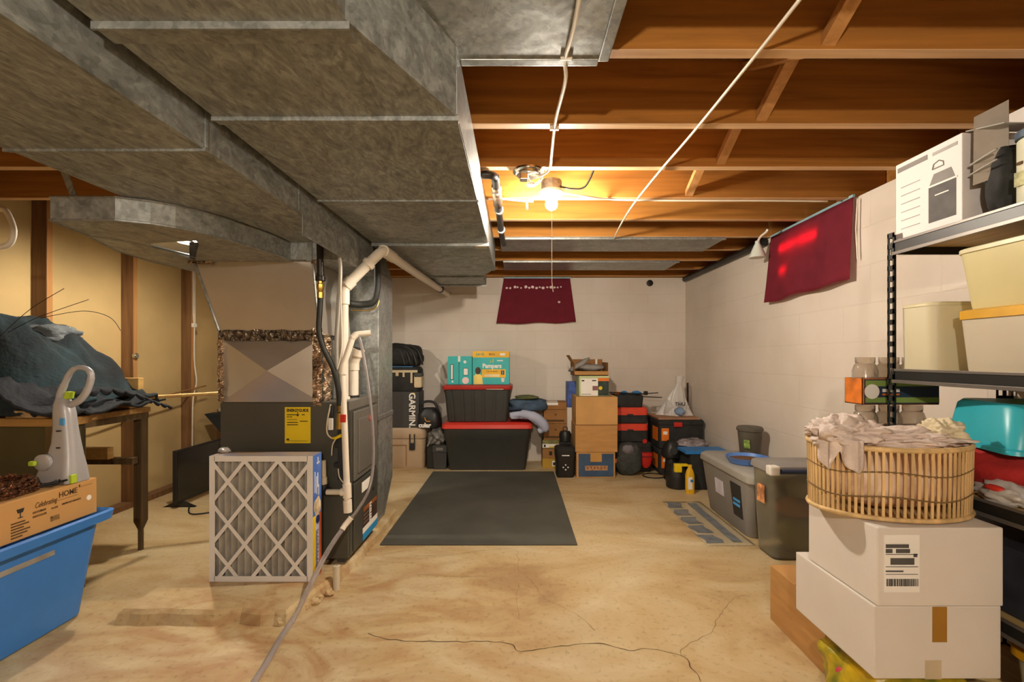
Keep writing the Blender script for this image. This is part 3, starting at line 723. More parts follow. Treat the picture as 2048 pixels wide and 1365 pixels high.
# clear vinyl hose
M_vinyl = mat('clear_vinyl', 'd9d4d6', .12, 0, 0, trans=.75, spec=.8)
M_vinyl.node_tree.nodes['Principled BSDF'].inputs['IOR'].default_value = 1.3
hp = [(-.815, 2.40, 1.235), (-.79, 2.39, 1.20), (-.755, 2.38, 1.03), (-.728, 2.38, .80), (-.722, 2.38, .60), (-.74, 2.37, .46), (-.79, 2.345, .36), (-.845, 2.325, .292), (-.895, 2.24, .20), (-.93, 2.12, .09), (-.945, 2.02, .018), (-.93, 1.86, .012), (-.905, 1.70, .012), (-.885, 1.50, .012), (-.87, 1.2, .012), (-.6, .8, .012)]
t = thing('drain_hose', 'clear vinyl hose curling down from the drain pipe and across the floor', 'hose', (-.9, 1.9, 0))
obj('hose', T(hp[:9], .0075, 12, True, 8), M_vinyl, t, smooth=True)
obj('hose', T(hp[7:], .0115, 12, True, 8), M_vinyl, t, smooth=True)
bm = nb(); tube(bm, [lp(hp[6], hp[7], .5), hp[7], lp(hp[7], hp[8], .18)], .014, 12); obj('connector', bm, M_pvc, t, smooth='auto')
# gas line
t = thing('gas_pipe', 'black iron gas pipe with brass fitting and black hose left of the vent pipe', 'pipe', (-.968, 2.33, .85))
obj('iron_pipe', T([(-.968, 2.33, 1.52), (-.972, 2.325, 1.965)], .016, 14), M_iron, t, smooth='auto')
bm = nb(); lathe(bm, [(.018, 0), (.024, .003), (.024, .022), (.019, .026), (.019, .04)], (-.968, 2.33, 1.495), 16); obj('coupling', bm, M_iron, t, smooth='auto')
bm = nb(); lathe(bm, [(.013, -.03), (.017, -.028), (.017, .0), (.013, .003), (.019, .02), (.019, .04), (.014, .044), (.014, .07)], (-.968, 2.33, 1.44), 8); obj('brass_fitting', bm, M_brass, t, smooth='auto', label='brass fitting')
obj('hose', T([(-.968, 2.33, 1.42), (-.972, 2.33, 1.34), (-.975, 2.33, 1.25), (-.955, 2.33, 1.17), (-.905, 2.335, 1.06), (-.885, 2.345, .96), (-.885, 2.36, .88)], .0135, 14, True), M_rubber, t, smooth=True)
bm = nb(); tube(bm, [(-.885, 2.37, .89), (-.885, 2.37, .845)], .012, 10); tube(bm, [(-.885, 2.37, .84), (-.888, 2.37, .76)], [.017, .013, .018, .013], 8, True, 4); obj('valve', bm, M_brass, t, smooth='auto')
bm = nb(); bx(bm, -.878, -.85, 2.345, 2.36, .795, .835, .004); obj('valve_handle', bm, M_red, t, label='red valve handle')
bm = nb(); bx(bm, -.905, -.87, 2.385, 2.419, .50, .76, .004); bx(bm, -.92, -.86, 2.39, 2.419, .66, .70, .003); bx(bm, -.925, -.895, 2.385, 2.419, .565, .585, .003); obj('control_box', bm, M_black, t)
# refrigerant line
t = thing('insulated_line', 'black foam insulated refrigerant line curving behind the vent pipe', 'pipe', (-.86, 2.78, 1.4))
obj('foam_sleeve', T([(-.895, 2.79, 1.95), (-.885, 2.80, 1.86), (-.852, 2.86, 1.76), (-.845, 2.87, 1.62), (-.85, 2.87, 1.52), (-.875, 2.87, 1.455), (-.94, 2.86, 1.44), (-1.0, 2.82, 1.44)], .021, 14, True), M_rubber, t, smooth=True)
obj('copper_tube', T([(-.83, 2.86, 1.47), (-.845, 2.84, 1.42), (-.89, 2.82, 1.40), (-.98, 2.80, 1.40)], .004, 8, True), M_brass, t, smooth=True)
# flexible conduit and thermostat wire
o = obj('flex_conduit', T([(-.935, 2.37, 1.95), (-.925, 2.34, 1.80), (-.875, 2.34, 1.60), (-.882, 2.34, 1.40), (-.895, 2.345, 1.18), (-.90, 2.38, .90)], .010, 10, True), M_greyl, smooth=True)
tag(o, 'thin grey conduit running down between gas pipe and vent pipe', 'conduit')
o = obj('control_wire', T([(-.90, 2.36, 1.80), (-.868, 2.33, 1.60), (-.868, 2.33, 1.42), (-.862, 2.33, 1.2), (-.87, 2.33, 1.12), (-.885, 2.33, 1.06)], .0035, 6, True), M_cable, smooth=True)
tag(o, 'thin pale control wire clinging to the vent pipe', 'wire')
t = thing('wire_splice', 'white wires with yellow wire nuts hanging at the furnace front', 'wire', (-.93, 2.39, .70))
obj('wire', T([(-.945, 2.40, .88), (-.955, 2.385, .80), (-.955, 2.38, .74), (-.93, 2.37, .715), (-.90, 2.36, .715)], .004, 6, True), M_cable, t, smooth=True)
obj('wire', T([(-.90, 2.36, .715), (-.925, 2.375, .68), (-.94, 2.40, .62)], .0035, 6, True), M_cable, t, smooth=True)
obj('wire', T([(-.895, 2.37, .56), (-.885, 2.36, .52), (-.86, 2.36, .485), (-.845, 2.345, .475)], .003, 6, True), M_cable, t, smooth=True)
bm = nb(); tube(bm, [(-.905, 2.36, .715), (-.875, 2.355, .73)], [.007, .009], 8); tube(bm, [(-.925, 2.37, .713), (-.905, 2.36, .715)], [.005, .008], 8); obj('wire_nut', bm, M_yellow, t, smooth='auto', label='yellow wire nut')
bm = nb(); bx(bm, -.955, -.932, 2.39, 2.405, .75, .81, .004); obj('switch_plate', bm, M_white, t)
bm = nb(); bx(bm, -.952, -.932, 2.395, 2.41, .815, .875, .004); obj('relay', bm, M_black, t)
# pvc stub at the floor
t = thing('floor_drain_stub', 'short upright cream pipe stub on the floor by the hose', 'pipe', (-.868, 2.275, 0))
bm = nb(); lathe(bm, [(.016, .0), (.016, .115), (.011, .118), (.011, .10)], (-.868, 2.275, 0), 16); obj('stub', bm, M_pvc_d, t, smooth='auto')
for k in range(7):
    x, y = -.865 - .018 * k + random.Random(k).uniform(-.01, .01), 2.25 - .04 * k
    o = obj('concrete_chip', blob(nb(), (x - .02, y - .03, .012), (.022, .018, .016), .5, 4, k + 3, flat=.0, sub=2), M_floor)
    tag(o, 'crumbled chunk of pale concrete at the pad edge, ' + ('nearest the upright pipe stub', 'second from the pipe stub', 'third from the pipe stub', 'in the middle of the row', 'third from the front end', 'second from the front end', 'frontmost of the row')[k], 'rubble', 'concrete crumbs at the pad edge')

# ================================================================== LAMPS AND CABLES OVERHEAD
def bulb(name, label, loc, emit, chain=None):
    x, y, z = loc
    t = thing(name, label, 'light bulb', (x, y, ZJ))
    bm = nb(); lathe(bm, [(.052, .05), (.052, .0), (.046, -.004), (.046, .0)], (x, y, ZJ - .028), 8); obj('junction_box', bm, M_galv, t)
    bm = nb(); lathe(bm, [(.030, -.046), (.034, -.03), (.060, -.014), (.062, -.004), (.058, .0), (.02, .002)], (x, y, ZJ - .028), 28); obj('lamp_holder', bm, M_white, t, smooth='auto')
    bm = nb(); lathe(bm, [(.013, 0), (.014, .018), (.017, .03)][::-1], (x, y, z + .022), 16); obj('bulb_neck', bm, M_white, t, smooth=True)
    if z < 1.8:
        obj('cord', T([(x, y, z + .05), (x, y, ZJ - .06)], .004, 8), M_cable, t)
    m = mat('lit_glass_%d' % int(emit), 'fff2e0', .5, emit=emit, var=0)
    bm = nb(); bmesh.ops.create_icosphere(bm, subdivisions=3, radius=.030); bm.transform(Matrix.Translation((x, y, z))); obj('glass_bulb', bm, m, t, smooth=True, label='glowing glass bulb')
    if chain:
        obj('pull_string', T([(x - .002, y - .05, z + .05), (x - .002, y - .052, chain + .05), (x + .004, y - .052, chain)], .0016, 6), M_cable, t)
    return t
bulb('bare_bulb', 'lit bare bulb in a white porcelain holder hanging from the joists with a pull string', (.175, 2.36, 1.885), BULB_MAIN, 1.44)
t_ = bulb('shaded_bulb', 'bulb under an added shallow metal shade left of the furnace, glimpsed through the hole in the duct elbow', (-1.965, 2.92, 1.845), BULB_SIDE)
t_['label'] = 'bulb with an added shade left of the furnace, glimpsed through the hole in the duct elbow'
bm = nb(); lathe(bm, [(.118, 1.829), (.120, 1.828), (.122, 1.829), (.085, 1.885), (.03, 1.91), (.017, 1.91), (.017, 1.905), (.03, 1.905), (.08, 1.880), (.118, 1.829)], (-1.965, 2.92, 0), 32, caps=False); obj('added_shade', bm, mat('grey_enamel', '8b8d88', .4, .2, .04), t_, smooth='auto')  # shade added to keep this bulb's light off the upper wall
bulb('bare_bulb', 'bulb hanging by its cord from the joists right over the camera', (-.10, -.75, 1.70), BULB_BACK)
# round ceiling box with loose wires
t = thing('ceiling_box', 'round metal ceiling box with loose wires left of the lit bulb', 'electrical box', (.055, 2.19, 1.975))
bm = nb(); lathe(bm, [(.062, .0), (.072, -.002), (.072, .006), (.060, .006), (.060, -.012), (.055, -.016)], (.055, 2.17, 1.972), 28); obj('ring', bm, M_steel, t, smooth='auto')
bm = nb(); bx(bm, .015, .052, 2.13, 2.17, 1.925, 1.97, .004); obj('socket_block', bm, M_steel, t)
bm = nb()
tube(bm, [(.09, 2.16, 1.965), (.115, 2.18, 1.95), (.09, 2.22, 1.935), (.06, 2.19, 1.94), (.05, 2.15, 1.955), (.08, 2.13, 1.96)], .006, 8, True)
obj('looped_wire', bm, M_cable, t, smooth=True)
bm = nb(); lathe(bm, [(.008, -.006), (.022, -.004), (.022, .004), (.008, .006)], (.068, 2.2, 1.925), 14); obj('wire_cap', bm, M_white, t, smooth='auto')
o = obj('white_cable', T([(.135, .4, 1.958), (.147, 1.13, 1.960), (.139, 1.34, 1.972), (.150, 1.45, 1.968), (.141, 1.70, 1.973), (.146, 1.95, 1.968), (.150, 2.13, 1.973), (.118, 2.16, 1.955), (.10, 2.17, 1.955)], .006, 8, True), M_cable, smooth=True)
tag(o, 'white electrical cable stapled under the joists from the top edge to the bulb', 'cable')
for k, y in enumerate((1.34, 1.757)):
    bm = nb(); bx(bm, .124, .158, y - .006, y + .006, 1.966, 1.982, .002); obj('staple', bm, M_cable, o)
o = obj('white_cable', T([(.16, 2.40, 1.955), (.06, 2.42, 1.93), (.055, 2.50, 1.93), (.058, 2.56, 1.925)], .006, 8, True), M_cable, smooth=True); tag(o, 'short bent white cable end left of the lit bulb', 'cable')
o = obj('white_cable', T([(-.15, 2.50, 1.957), (-.08, 2.52, 1.966), (.0, 2.53, 1.962), (.09, 2.54, 1.960)], .006, 8, True), M_cable, smooth=True); tag(o, 'white cable coming from behind the trunk duct toward the lit bulb', 'cable')
o = obj('white_cable', T([(.23, 2.40, 1.955), (.34, 2.44, 1.955), (.50, 2.545, 1.972), (.62, 2.56, 1.973), (.9, 2.57, 1.973), (1.3, 2.57, 1.973), (1.7, 2.58, 1.973)], .005, 8, True), M_cable, smooth=True); tag(o, 'pale cable running right along a joist from the lit bulb', 'cable')
o = obj('black_cable', T([(.21, 2.33, 1.965), (.28, 2.34, 1.955), (.34, 2.33, 1.965), (.38, 2.28, 2.04)], .005, 8, True), M_black, smooth=True); tag(o, 'short dark cable curving up right of the bulb holder', 'cable')
o = obj('rope', T([(.66, .7, 1.972), (.675, 1.13, 1.973), (.668, 1.75, 1.970), (.655, 2.15, 1.971), (.640, 2.55, 1.958), (.66, 2.95, 1.965), (.695, 3.38, 1.966)], .005, 8, True), M_cable, smooth=True)
tag(o, 'long pale cord slanting across the joists right of the bulb', 'rope')
t = thing('hanging_funnel', 'small pale funnel shaped lamp hanging on a white hook by the right wall', 'lamp', (1.70, 3.33, 1.98))
obj('hook', T([(1.66, 3.12, 1.965), (1.665, 3.15, 1.955), (1.68, 3.25, 1.95), (1.70, 3.33, 1.93)], .008, 10, True), M_white, t, smooth=True)
bm = nb(); lathe(bm, [(.055, 0), (.058, .004), (.024, .085), (.016, .10), (.016, .115), (.010, .12)], (1.70, 3.33, 1.823), 20); obj('shade', bm, mat('pale_green_white_plastic', 'd6dcd0', .4, var=.03), t, smooth='auto')
# cables clipped on the left wall
t = thing('wall_cables', 'bundle of white cables running down the wall stud beside the furnace', 'cable', (XL + .1, 4.17, .3))
obj('cable', T([(XL + .10, 4.16, 1.95), (XL + .105, 4.155, 1.5), (XL + .105, 4.165, 1.40)], .006, 8), M_cable, t)
obj('cable', T([(XL + .10, 4.18, 1.95), (XL + .105, 4.175, 1.5), (XL + .105, 4.175, 1.40)], .006, 8), M_cable, t)
obj('cable', T([(XL + .105, 4.17, 1.42), (XL + .10, 4.175, 1.1), (XL + .115, 4.18, .9), (XL + .10, 4.16, .75), (XL + .10, 4.15, .5), (XL + .10, 4.15, .3)], .006, 8, True), M_cable, t, smooth=True)
bm = nb(); bx(bm, XL + .09, XL + .115, 4.150, 4.190, 1.385, 1.42, .003); obj('clip', bm, M_white, t)
o = obj('extension_cord', T([(XL + .11, 2.7, .80), (XL + .12, 3.1, .73), (XL + .11, 3.5, .76), (XL + .12, 3.9, .82), (XL + .12, 4.3, .86)], .006, 8, True), M_cardb_d, smooth=True); tag(o, 'thin brown cord sagging along the tan wall above the television', 'cord')
o = obj('hanging_loop', T([(-2.36, 2.16, 1.80), (-2.32, 2.15, 1.78), (-2.29, 2.15, 1.70), (-2.31, 2.15, 1.635), (-2.38, 2.15, 1.62)], .012, 10, True), M_cable, smooth=True); tag(o, 'pale hose loop hanging at the left edge under the ceiling', 'hose')

# ================================================================== CURTAINS AND WINDOWS
M_curt = mat('maroon_cloth', '7d2234', .85, var=.12, scale=12, bump=.3, bscale=300)
def translucent(m, f=.35):
    nt, b = nodes_of(m); out = nt.nodes['Material Output']
    tr = nt.nodes.new('ShaderNodeBsdfTranslucent'); tr.inputs[0].default_value = srgb('e0284a')
    mx = nt.nodes.new('ShaderNodeMixShader'); mx.inputs[0].default_value = f
    nt.links.new(b.outputs[0], mx.inputs[1]); nt.links.new(tr.outputs[0], mx.inputs[2]); nt.links.new(mx.outputs[0], out.inputs[0])
translucent(M_curt)
M_sky = mat('daylight_pane', 'dfe8f5', .3, emit=4, var=.0)
# window behind the right curtain and behind the back curtain
w = struct('window_1', B(XR - .012, XR + .002, 2.62, 3.24, 1.66, 1.94), M_white)
bm = nb(); bx(bm, XR - .016, XR - .011, 3.02, 3.22, 1.84, 1.875); bx(bm, XR - .016, XR - .011, 2.82, 3.0, 1.84, 1.88); bx(bm, XR - .016, XR - .011, 3.12, 3.21, 1.69, 1.72); obj('pane', bm, M_sky, w, label='bright gap of daylight')
w = struct('window_2', B(-.12, .56, YB - .010, YB + .002, 1.66, 1.94), M_white)
def curtain(name, label, p_tl, p_tr, p_br, p_bl, nrm, amp, waves, seed):
    tl, tr_, br_, bl = map(Vector, (p_tl, p_tr, p_br, p_bl)); n_ = Vector(nrm)
    t = thing(name, label, 'curtain', tuple((bl + br_) / 2))
    def fn(u, v):
        top = tl.lerp(tr_, u); bot = bl.lerp(br_, u); q = top.lerp(bot, v)
        k = math.sin(u * waves * 2 * PI + seed) * .5 + .6 * noise.noise(Vector((u * waves * 1.2, v * .8, seed)))
        q = q + n_ * (.018 + amp * k * (.35 + .65 * v) + amp * .6)
        q.z += .006 * math.sin(u * 13 + seed) * v
        return q
    obj('cloth', sheet(nb(), fn, 60, 16, .003), M_curt, t, smooth=True)
    d_ = (tr_ - tl)
    obj('header_tape', slab(nb(), [tl + n_ * .02 + Vector((0, 0, .0)) - d_ * .01, tr_ + n_ * .02 + d_ * .01, tr_ + n_ * .02 + d_ * .01 + Vector((0, 0, .014)), tl + n_ * .02 - d_ * .01 + Vector((0, 0, .014))], n_ * .012), mat('pale_blue_tape', '8fb3bb', .6), t, label='pale blue top edge')
    return t
t = curtain('window_curtain', 'small maroon curtain on the back wall with pale flecks near its top', (-.135, YB - .01, 1.965), (.575, YB - .01, 1.965), (.635, YB - .03, 1.495), (-.215, YB - .03, 1.478), (0, -1, 0), .006, 3, 1)
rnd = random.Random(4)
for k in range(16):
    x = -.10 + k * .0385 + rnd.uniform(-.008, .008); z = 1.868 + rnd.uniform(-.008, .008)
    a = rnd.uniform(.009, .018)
    bm = nb(); blob(bm, (x, YB - .052, z), (a, .003, a * .9), .4, 4, k, sub=2); obj('daylight_fleck', bm, mat('pale_pink_daylight', 'f3cfd0', .6, var=.1), t)  # daylight leaking through the cloth, put in as pale pink flecks
bm = nb(); blob(bm, (.455, YB - .050, 1.71), (.014, .002, .011), .4, 4, 3, sub=2); obj('daylight_fleck', bm, MATS['pale_pink_daylight'], t)
curtain('window_curtain', 'maroon curtain with daylight glowing through on the right wall', (XR - .004, 3.32, 1.962), (XR - .004, 2.52, 1.974), (XR - .02, 2.53, 1.535), (XR - .02, 3.38, 1.505), (-1, 0, 0), .016, 2.4, 2)
o = obj('curtain_cord', T([(XR - .02, 2.50, 1.96), (XR - .025, 2.505, 1.8), (XR - .02, 2.50, 1.64)], .004, 6), M_cable); tag(o, 'thin pale cord beside the right curtain', 'cord')

# ================================================================== FLOOR COVERINGS
M_mat = mat('black_rubber_mat', '53524a', .75, 0, .12, 3, bump=.3, bscale=250, spec=.3)
o = obj('floor_mat', B(-.812, .362, 2.804, 4.592, .0, .010, .003), M_mat); tag(o, 'large black rectangular rubber mat lying in the middle of the floor', 'mat')
t = thing('packing_sheet', 'thin clear plastic sheet with blue grey stripes on the floor beside the grey tote', 'plastic sheet', (1.28, 3.2, 0))
def fs(u, v): return Vector((1.13 + u * .29, 2.80 + v * .85, .003 + .006 * max(0, noise.noise(Vector((u * 3, v * 7, 2))))))
obj('sheet', sheet(nb(), fs, 12, 24, .001), mat('tan_film', 'b9a988', .3, var=.05, spec=.8), t, smooth=True)
M_strp = mat('slate_print', '74787a', .5, var=.2, scale=14)
for k in range(5):
    y = 2.83 + k * .165
    bm = sheet(nb(), lambda u, v: fs(.03 + u * .36 + .04 * math.sin(k + v * 5), (y - 2.8) / .85 + v * .155) + Vector((0, 0, .0018)), 4, 6, .0006); obj('stripe_block', bm, M_strp, t)
bm = sheet(nb(), lambda u, v: fs(.60 + u * .2, .05 + v * .9) + Vector((0, 0, .0018)), 4, 20, .0006); obj('stripe', bm, M_strp, t)

# ================================================================== FILTER
t = thing('furnace_filter', 'large pleated air filter in a white diamond lattice frame leaning before the furnace', 'air filter', (-1.21, 2.29, .055))
fx0, fx1, fz0, fz1, fy0, fy1 = -1.455, -.966, .056, .651, 2.235, 2.335
M_lat = mat('pale_lilac_card', 'e6e1da', .7, var=.03)
bm = nb()
for a, b_, c_, d_ in ((fx0, fx0 + .026, fz0, fz1), (fx1 - .026, fx1, fz0, fz1), (fx0 + .024, fx1 - .024, fz0, fz0 + .026), (fx0 + .024, fx1 - .024, fz1 - .026, fz1)):
    bx(bm, a, b_, fy0, fy0 + .004, c_, d_)
IX0, IX1, IZ0, IZ1 = fx0 + .02, fx1 - .02, fz0 + .02, fz1 - .02
px_, pz_ = .159, .199; ox = fx0 + (225 - 112) * .000766; oz = fz1 - (540 - 380) * .000766
def clip(x0, z0, x1, z1):
    t0, t1 = 0.0, 1.0; dx, dz = x1 - x0, z1 - z0
    for p, q in ((-dx, x0 - IX0), (dx, IX1 - x0), (-dz, z0 - IZ0), (dz, IZ1 - z0)):
        if abs(p) < 1e-9:
            if q < 0: return None
        else:
            r_ = q / p
            if p < 0: t0 = max(t0, r_)
            else: t1 = min(t1, r_)
    if t0 >= t1: return None
    return x0 + dx * t0, z0 + dz * t0, x0 + dx * t1, z0 + dz * t1
for s in (1, -1):
    for k in range(-8, 9):
        cxk = ox + k * px_
        cl_ = clip(cxk - s * px_ * 6, oz - pz_ * 6, cxk + s * px_ * 6, oz + pz_ * 6)
        if not cl_: continue
        xa, za, xb, zb = cl_; dl = math.hypot(xb - xa, zb - za)
        if dl < .03: continue
        nx, nz = -(zb - za) / dl * .0085, (xb - xa) / dl * .0085
        yo = fy0 + .0012 + (.0011 if s < 0 else 0); slab(bm, [(xa + nx, yo, za + nz), (xb + nx, yo, zb + nz), (xb - nx, yo, zb - nz), (xa - nx, yo, za - nz)], (0, .003, 0))
obj('lattice_frame', bm, M_lat, t)
bm = nb()
bx(bm, fx0, fx0 + .003, fy0 + .003, fy1, fz0, fz1); bx(bm, fx1 - .003, fx1, fy0 + .003, fy1, fz0, fz1); bx(bm, fx0, fx1, fy0 + .003, fy1, fz0, fz0 + .003); bx(bm, fx0, fx1, fy0 + .003, fy1, fz1 - .003, fz1); bx(bm, fx0, fx1, fy1 - .003, fy1, fz0, fz1)
obj('sleeve', bm, M_lat, t)
def fp(u, v):
    x = fx0 + .006 + u * (fx1 - fx0 - .012); k = u * 15; tri = abs((k % 1) - .5) * 2
    return Vector((x + .003 * math.sin(v * 3 + k), fy0 + .010 + .045 * (1 - tri) ** 1.3, fz0 + .006 + v * (fz1 - fz0 - .012)))
obj('pleats', sheet(nb(), fp, 150, 10, .001), mat('grey_pleated_paper', 'b6b0a5', .9, var=.1, scale=20), t)
M_pb = mat('blue_print', '3f5fae', .45, var=.25, scale=7, col2='5c82cc')
P('printed_side', '+X', fy0 + .004, fy1, .36, fz1, fx1, M_pb, t, .001, 'glossy blue printed side')
P('printed_side', '+X', fy0 + .004, fy0 + .03, fz0, .36, fx1, M_yellow, t, .001)
P('printed_side', '+X', fy0 + .03, fy0 + .075, fz0, .36, fx1, mat('pale_lilac_print', 'b9b3c4', .5, var=.2, scale=30), t, .001)
P('printed_side', '+X', fy0 + .075, fy1, fz0, .36, fx1, mat('orange_red_print', 'b8552e', .5, var=.15), t, .001)
bm = nb(); blob(bm, (fx1 + .001, fy0 + .055, .40), (.002, .038, .045), .3, 3, 2, sub=3); obj('picture', bm, mat('warm_white_print', 'e3c9a0', .5, var=.3, scale=20), t)
bm = nb(); lathe(bm, [(.020, -.001), (.020, .002)], (fx1 + .001, fy0 + .055, .335), 18, 'X'); obj('emblem', bm, mat('navy_print', '1c2c5e', .5), t)
bm = nb()
for k in range(26): bx(bm, fx1, fx1 + .0018, fy0 + .036, fy0 + .066 - (k * 7 % 5) * .004, .10 + k * .0072, .1035 + k * .0072)
obj('small_print', bm, M_ink, t, kind='stuff')
for k, (ya, yb, za, zb) in enumerate(((.022, .028, .47, .57), (.040, .046, .46, .545), (.052, .060, .49, .56), (.064, .070, .45, .50), (.045, .075, .605, .612), (.055, .062, .60, .635))):
    P('print_stroke', '+X', fy0 + ya, fy0 + yb, za, zb, fx1 + .001, M_paper, t)
P('printed_top', '+Z', fx0, fx1, fy0 + .004, fy1, fz1, mat('glossy_gold_blue_print', '8d96b8', .3, var=.2, scale=5, col2='c09a52'), t, .001)
o = obj('plastic_scrap', blob(nb(), (-1.43, 2.31, .665), (.03, .025, .014), .5, 5, 3, sub=3), mat('clear_wrap', 'd8d2cc', .15, trans=.5, spec=.8), smooth=True); tag(o, 'crumpled clear wrap on the top left corner of the air filter', 'plastic wrap')

# ================================================================== LEFT SIDE
M_blu = mat('blue_tote_plastic', '3a7fd0', .38, var=.04, spec=.5)
t = thing('storage_tote', 'large bright blue storage tote on the floor at the lower left, under the carton', 'storage tote', (-2.09, 1.5, 0))
cx_, cy_ = -2.09, 1.42
bm = nb(); loft(bm, [(0, .38, 1.28, .05), (.01, .40, 1.30, .05), (.395, .47, 1.40, .05), (.40, .55, 1.46, .05), (.435, .56, 1.47, .05), (.44, .53, 1.44, .04), (.40, .45, 1.38, .04), (.02, .38, 1.28, .04)], (cx_, cy_, 0)); obj('tub', bm, M_blu, t, smooth='auto')
bm = nb(); slab(bm, [(-1.885, 1.60, .362), (-1.885, 1.85, .362), (-1.888, 1.84, .340), (-1.888, 1.61, .340)], (.028, 0, 0))
P('worn_tape', '+X', 1.66, 1.90, .325, .345, -1.862, mat('worn_tape', '8f8a80', .7, var=.15, scale=20), t, .004, 'worn tan strip of tape')
bm.free()
t = thing('printed_carton', 'brown printed carton lying on the blue tote, marked celebrating home', 'carton', (-2.06, 1.62, .441))
M_cart = mat('warm_carton', 'c9985a', .8, var=.05, scale=4)
bx0, bx1, by0, by1, bz0, bz1 = -2.27, -1.845, 1.15, 2.075, .441, .592
obj('carton_body', B(bx0, bx1, by0, by1, bz0, bz1, .003), M_cart, t)
M_inkb2 = mat('faded_brown_print', '77552c', .8, var=.5, scale=160)
text('lettering', 'Celebrating', .030, (bx1 + .001, 1.850, .549), '+X', M_inkb, t, shear=.35, sx=.62)
text('lettering', 'HOME', .031, (bx1 + .001, 1.942, .562), '+X', M_inkb, t, sx=.92, bold=.0004)
bm = nb(); bx(bm, bx1 - .0004, bx1 + .001, 1.88, 1.985, .5425, .5435); obj('underline', bm, M_inkb, t)
bm = nb(); lathe(bm, [(.011, 0), (.011, .0014)], (bx1, 2.036, .515), 20, 'X'); obj('round_sticker', bm, M_paper, t)
bm = nb(); bx(bm, bx1 - .0004, bx1 + .001, 1.99, 2.05, .571, .572); bx(bm, bx1 - .0004, bx1 + .001, 1.99, 1.995, .571, .582); obj('corner_line', bm, M_inkb, t)
for (ya, yb, za, zb) in ((1.80, 1.85, .521, .529), (1.80, 1.852, .505, .513), (1.915, 1.998, .519, .526)):
    P('faded_print', '+X', ya, yb, za, zb, bx1, M_inkb2, t)
text('lettering', 'HOME', .010, (bx1 + .001, 1.885, .519), '+X', M_inkb, t)
P('stamp_block', '+X', 1.868, 1.905, .468, .488, bx1, mat('faded_brown_ink', '8d6a38', .8, var=.4, scale=60), t)
for k, w_ in enumerate((.050, .064, .045, .068, .058, .04)):
    bm = nb(); bx(bm, bx1 - .0004, bx1 + .001, 1.722, 1.722 + w_, .505 - k * .0105, .510 - k * .0105); obj('printed_line', bm, M_inkb, t)
gy = 1.755
for nm_, q_ in (('glass_mark_bowl', [(gy - .014, .556), (gy + .014, .556), (gy + .009, .541), (gy - .009, .541)]), ('glass_mark_stem', [(gy - .0015, .542), (gy + .0015, .542), (gy + .0015, .524), (gy - .0015, .524)]), ('glass_mark_foot', [(gy - .009, .525), (gy + .009, .525), (gy + .009, .522), (gy - .009, .522)])):
    bm = nb(); slab(bm, [(bx1, y_, z_) for y_, z_ in q_], (.001, 0, 0)); obj(nm_, bm, M_ink, t)
# beaded wreath on the carton
t = thing('beaded_garland', 'coiled brown beaded garland with dark hooks lying on the printed carton', 'garland', (-2.05, 1.70, .595))
M_bead = mat('bronze_beads', '6e4a34', .22, .7, .45, 60)
rnd = random.Random(2)
for k in range(4):
    pts = []
    for i in range(46):
        a = 2 * PI * i / 46; rr = 1 - .06 * k + .02 * math.sin(5 * a + k)
        pts.append(Vector((-2.0 + .125 * rr * math.cos(a), 1.77 + .165 * rr * math.sin(a), .603 + .012 * k + .004 * math.sin(9 * a + k))))
    bm = nb(); tube(bm, pts, .007, 6, closed=True)
    for i in range(0, 46 * 3):
        a = 2 * PI * i / 138; rr = 1 - .06 * k + .02 * math.sin(5 * a + k)
        c_ = Vector((-2.0 + .125 * rr * math.cos(a), 1.77 + .165 * rr * math.sin(a), .603 + .012 * k + .004 * math.sin(9 * a + k))) + Vector((rnd.uniform(-1, 1), rnd.uniform(-1, 1), rnd.uniform(0, 1))) * .006
        bmesh.ops.create_icosphere(bm, subdivisions=1, radius=rnd.uniform(.005, .009), matrix=Matrix.Translation(c_))
    obj('bead_strand', bm, M_bead, t, kind='stuff')
obj('centre_plate', B(-2.10, -1.93, 1.66, 1.87, .594, .606, .002), mat('dusty_rose_card', 'a98072', .7), t)
for k, (y0, y1, xo) in enumerate(((1.88, 1.95, -1.93), (1.86, 1.975, -1.90), (1.84, 1.92, -1.885))):
    obj('hook', T([(xo - .03, y0, .602), (xo, (y0 + y1) / 2, .604), (xo + .02, y1 - .02, .604), (xo + .03, y1, .61), (xo + .02, y1 + .004, .62)], .004, 6, True), M_iron, t, smooth=True)
# handheld steam mop head standing on the carton's end
t = thing('handheld_steamer', 'grey handheld steamer with a looped handle standing on the far end of the printed carton', 'steamer', (-1.925, 2.01, .594))
M_st = mat('silver_grey_plastic', 'b0adae', .35, .1, .03)
sy = 2.005
secs = [(.594, .165, .115, .035, -.012, 0), (.625, .160, .11, .035, -.012, 0), (.66, .145, .10, .035, -.008, 0), (.70, .115, .085, .03, 0, 0), (.76, .092, .075, .03, .003, 0), (.82, .082, .068, .03, 0, 0), (.88, .076, .064, .028, -.004, 0), (.92, .066, .058, .025, -.008, 0), (.945, .045, .045, .02, -.012, 0)]
bm = nb(); loft(bm, secs, (-1.915, sy, 0)); obj('body', bm, M_st, t, smooth='auto')
bm = nb(); tube(bm, [(-1.935, sy, .90), (-1.940, sy, .95), (-1.918, sy, 1.01), (-1.895, sy, 1.055), (-1.868, sy, 1.075), (-1.83, sy, 1.072), (-1.808, sy, 1.05), (-1.812, sy, 1.01), (-1.832, sy, .965), (-1.865, sy, .930), (-1.91, sy, .915)], [.014, .014, .012, .011, .010, .011, .012, .013, .014, .014, .014], 12, True); obj('loop_handle', bm, M_st, t, smooth=True)
M_lime = mat('lime_plastic', 'b5cf35', .45)
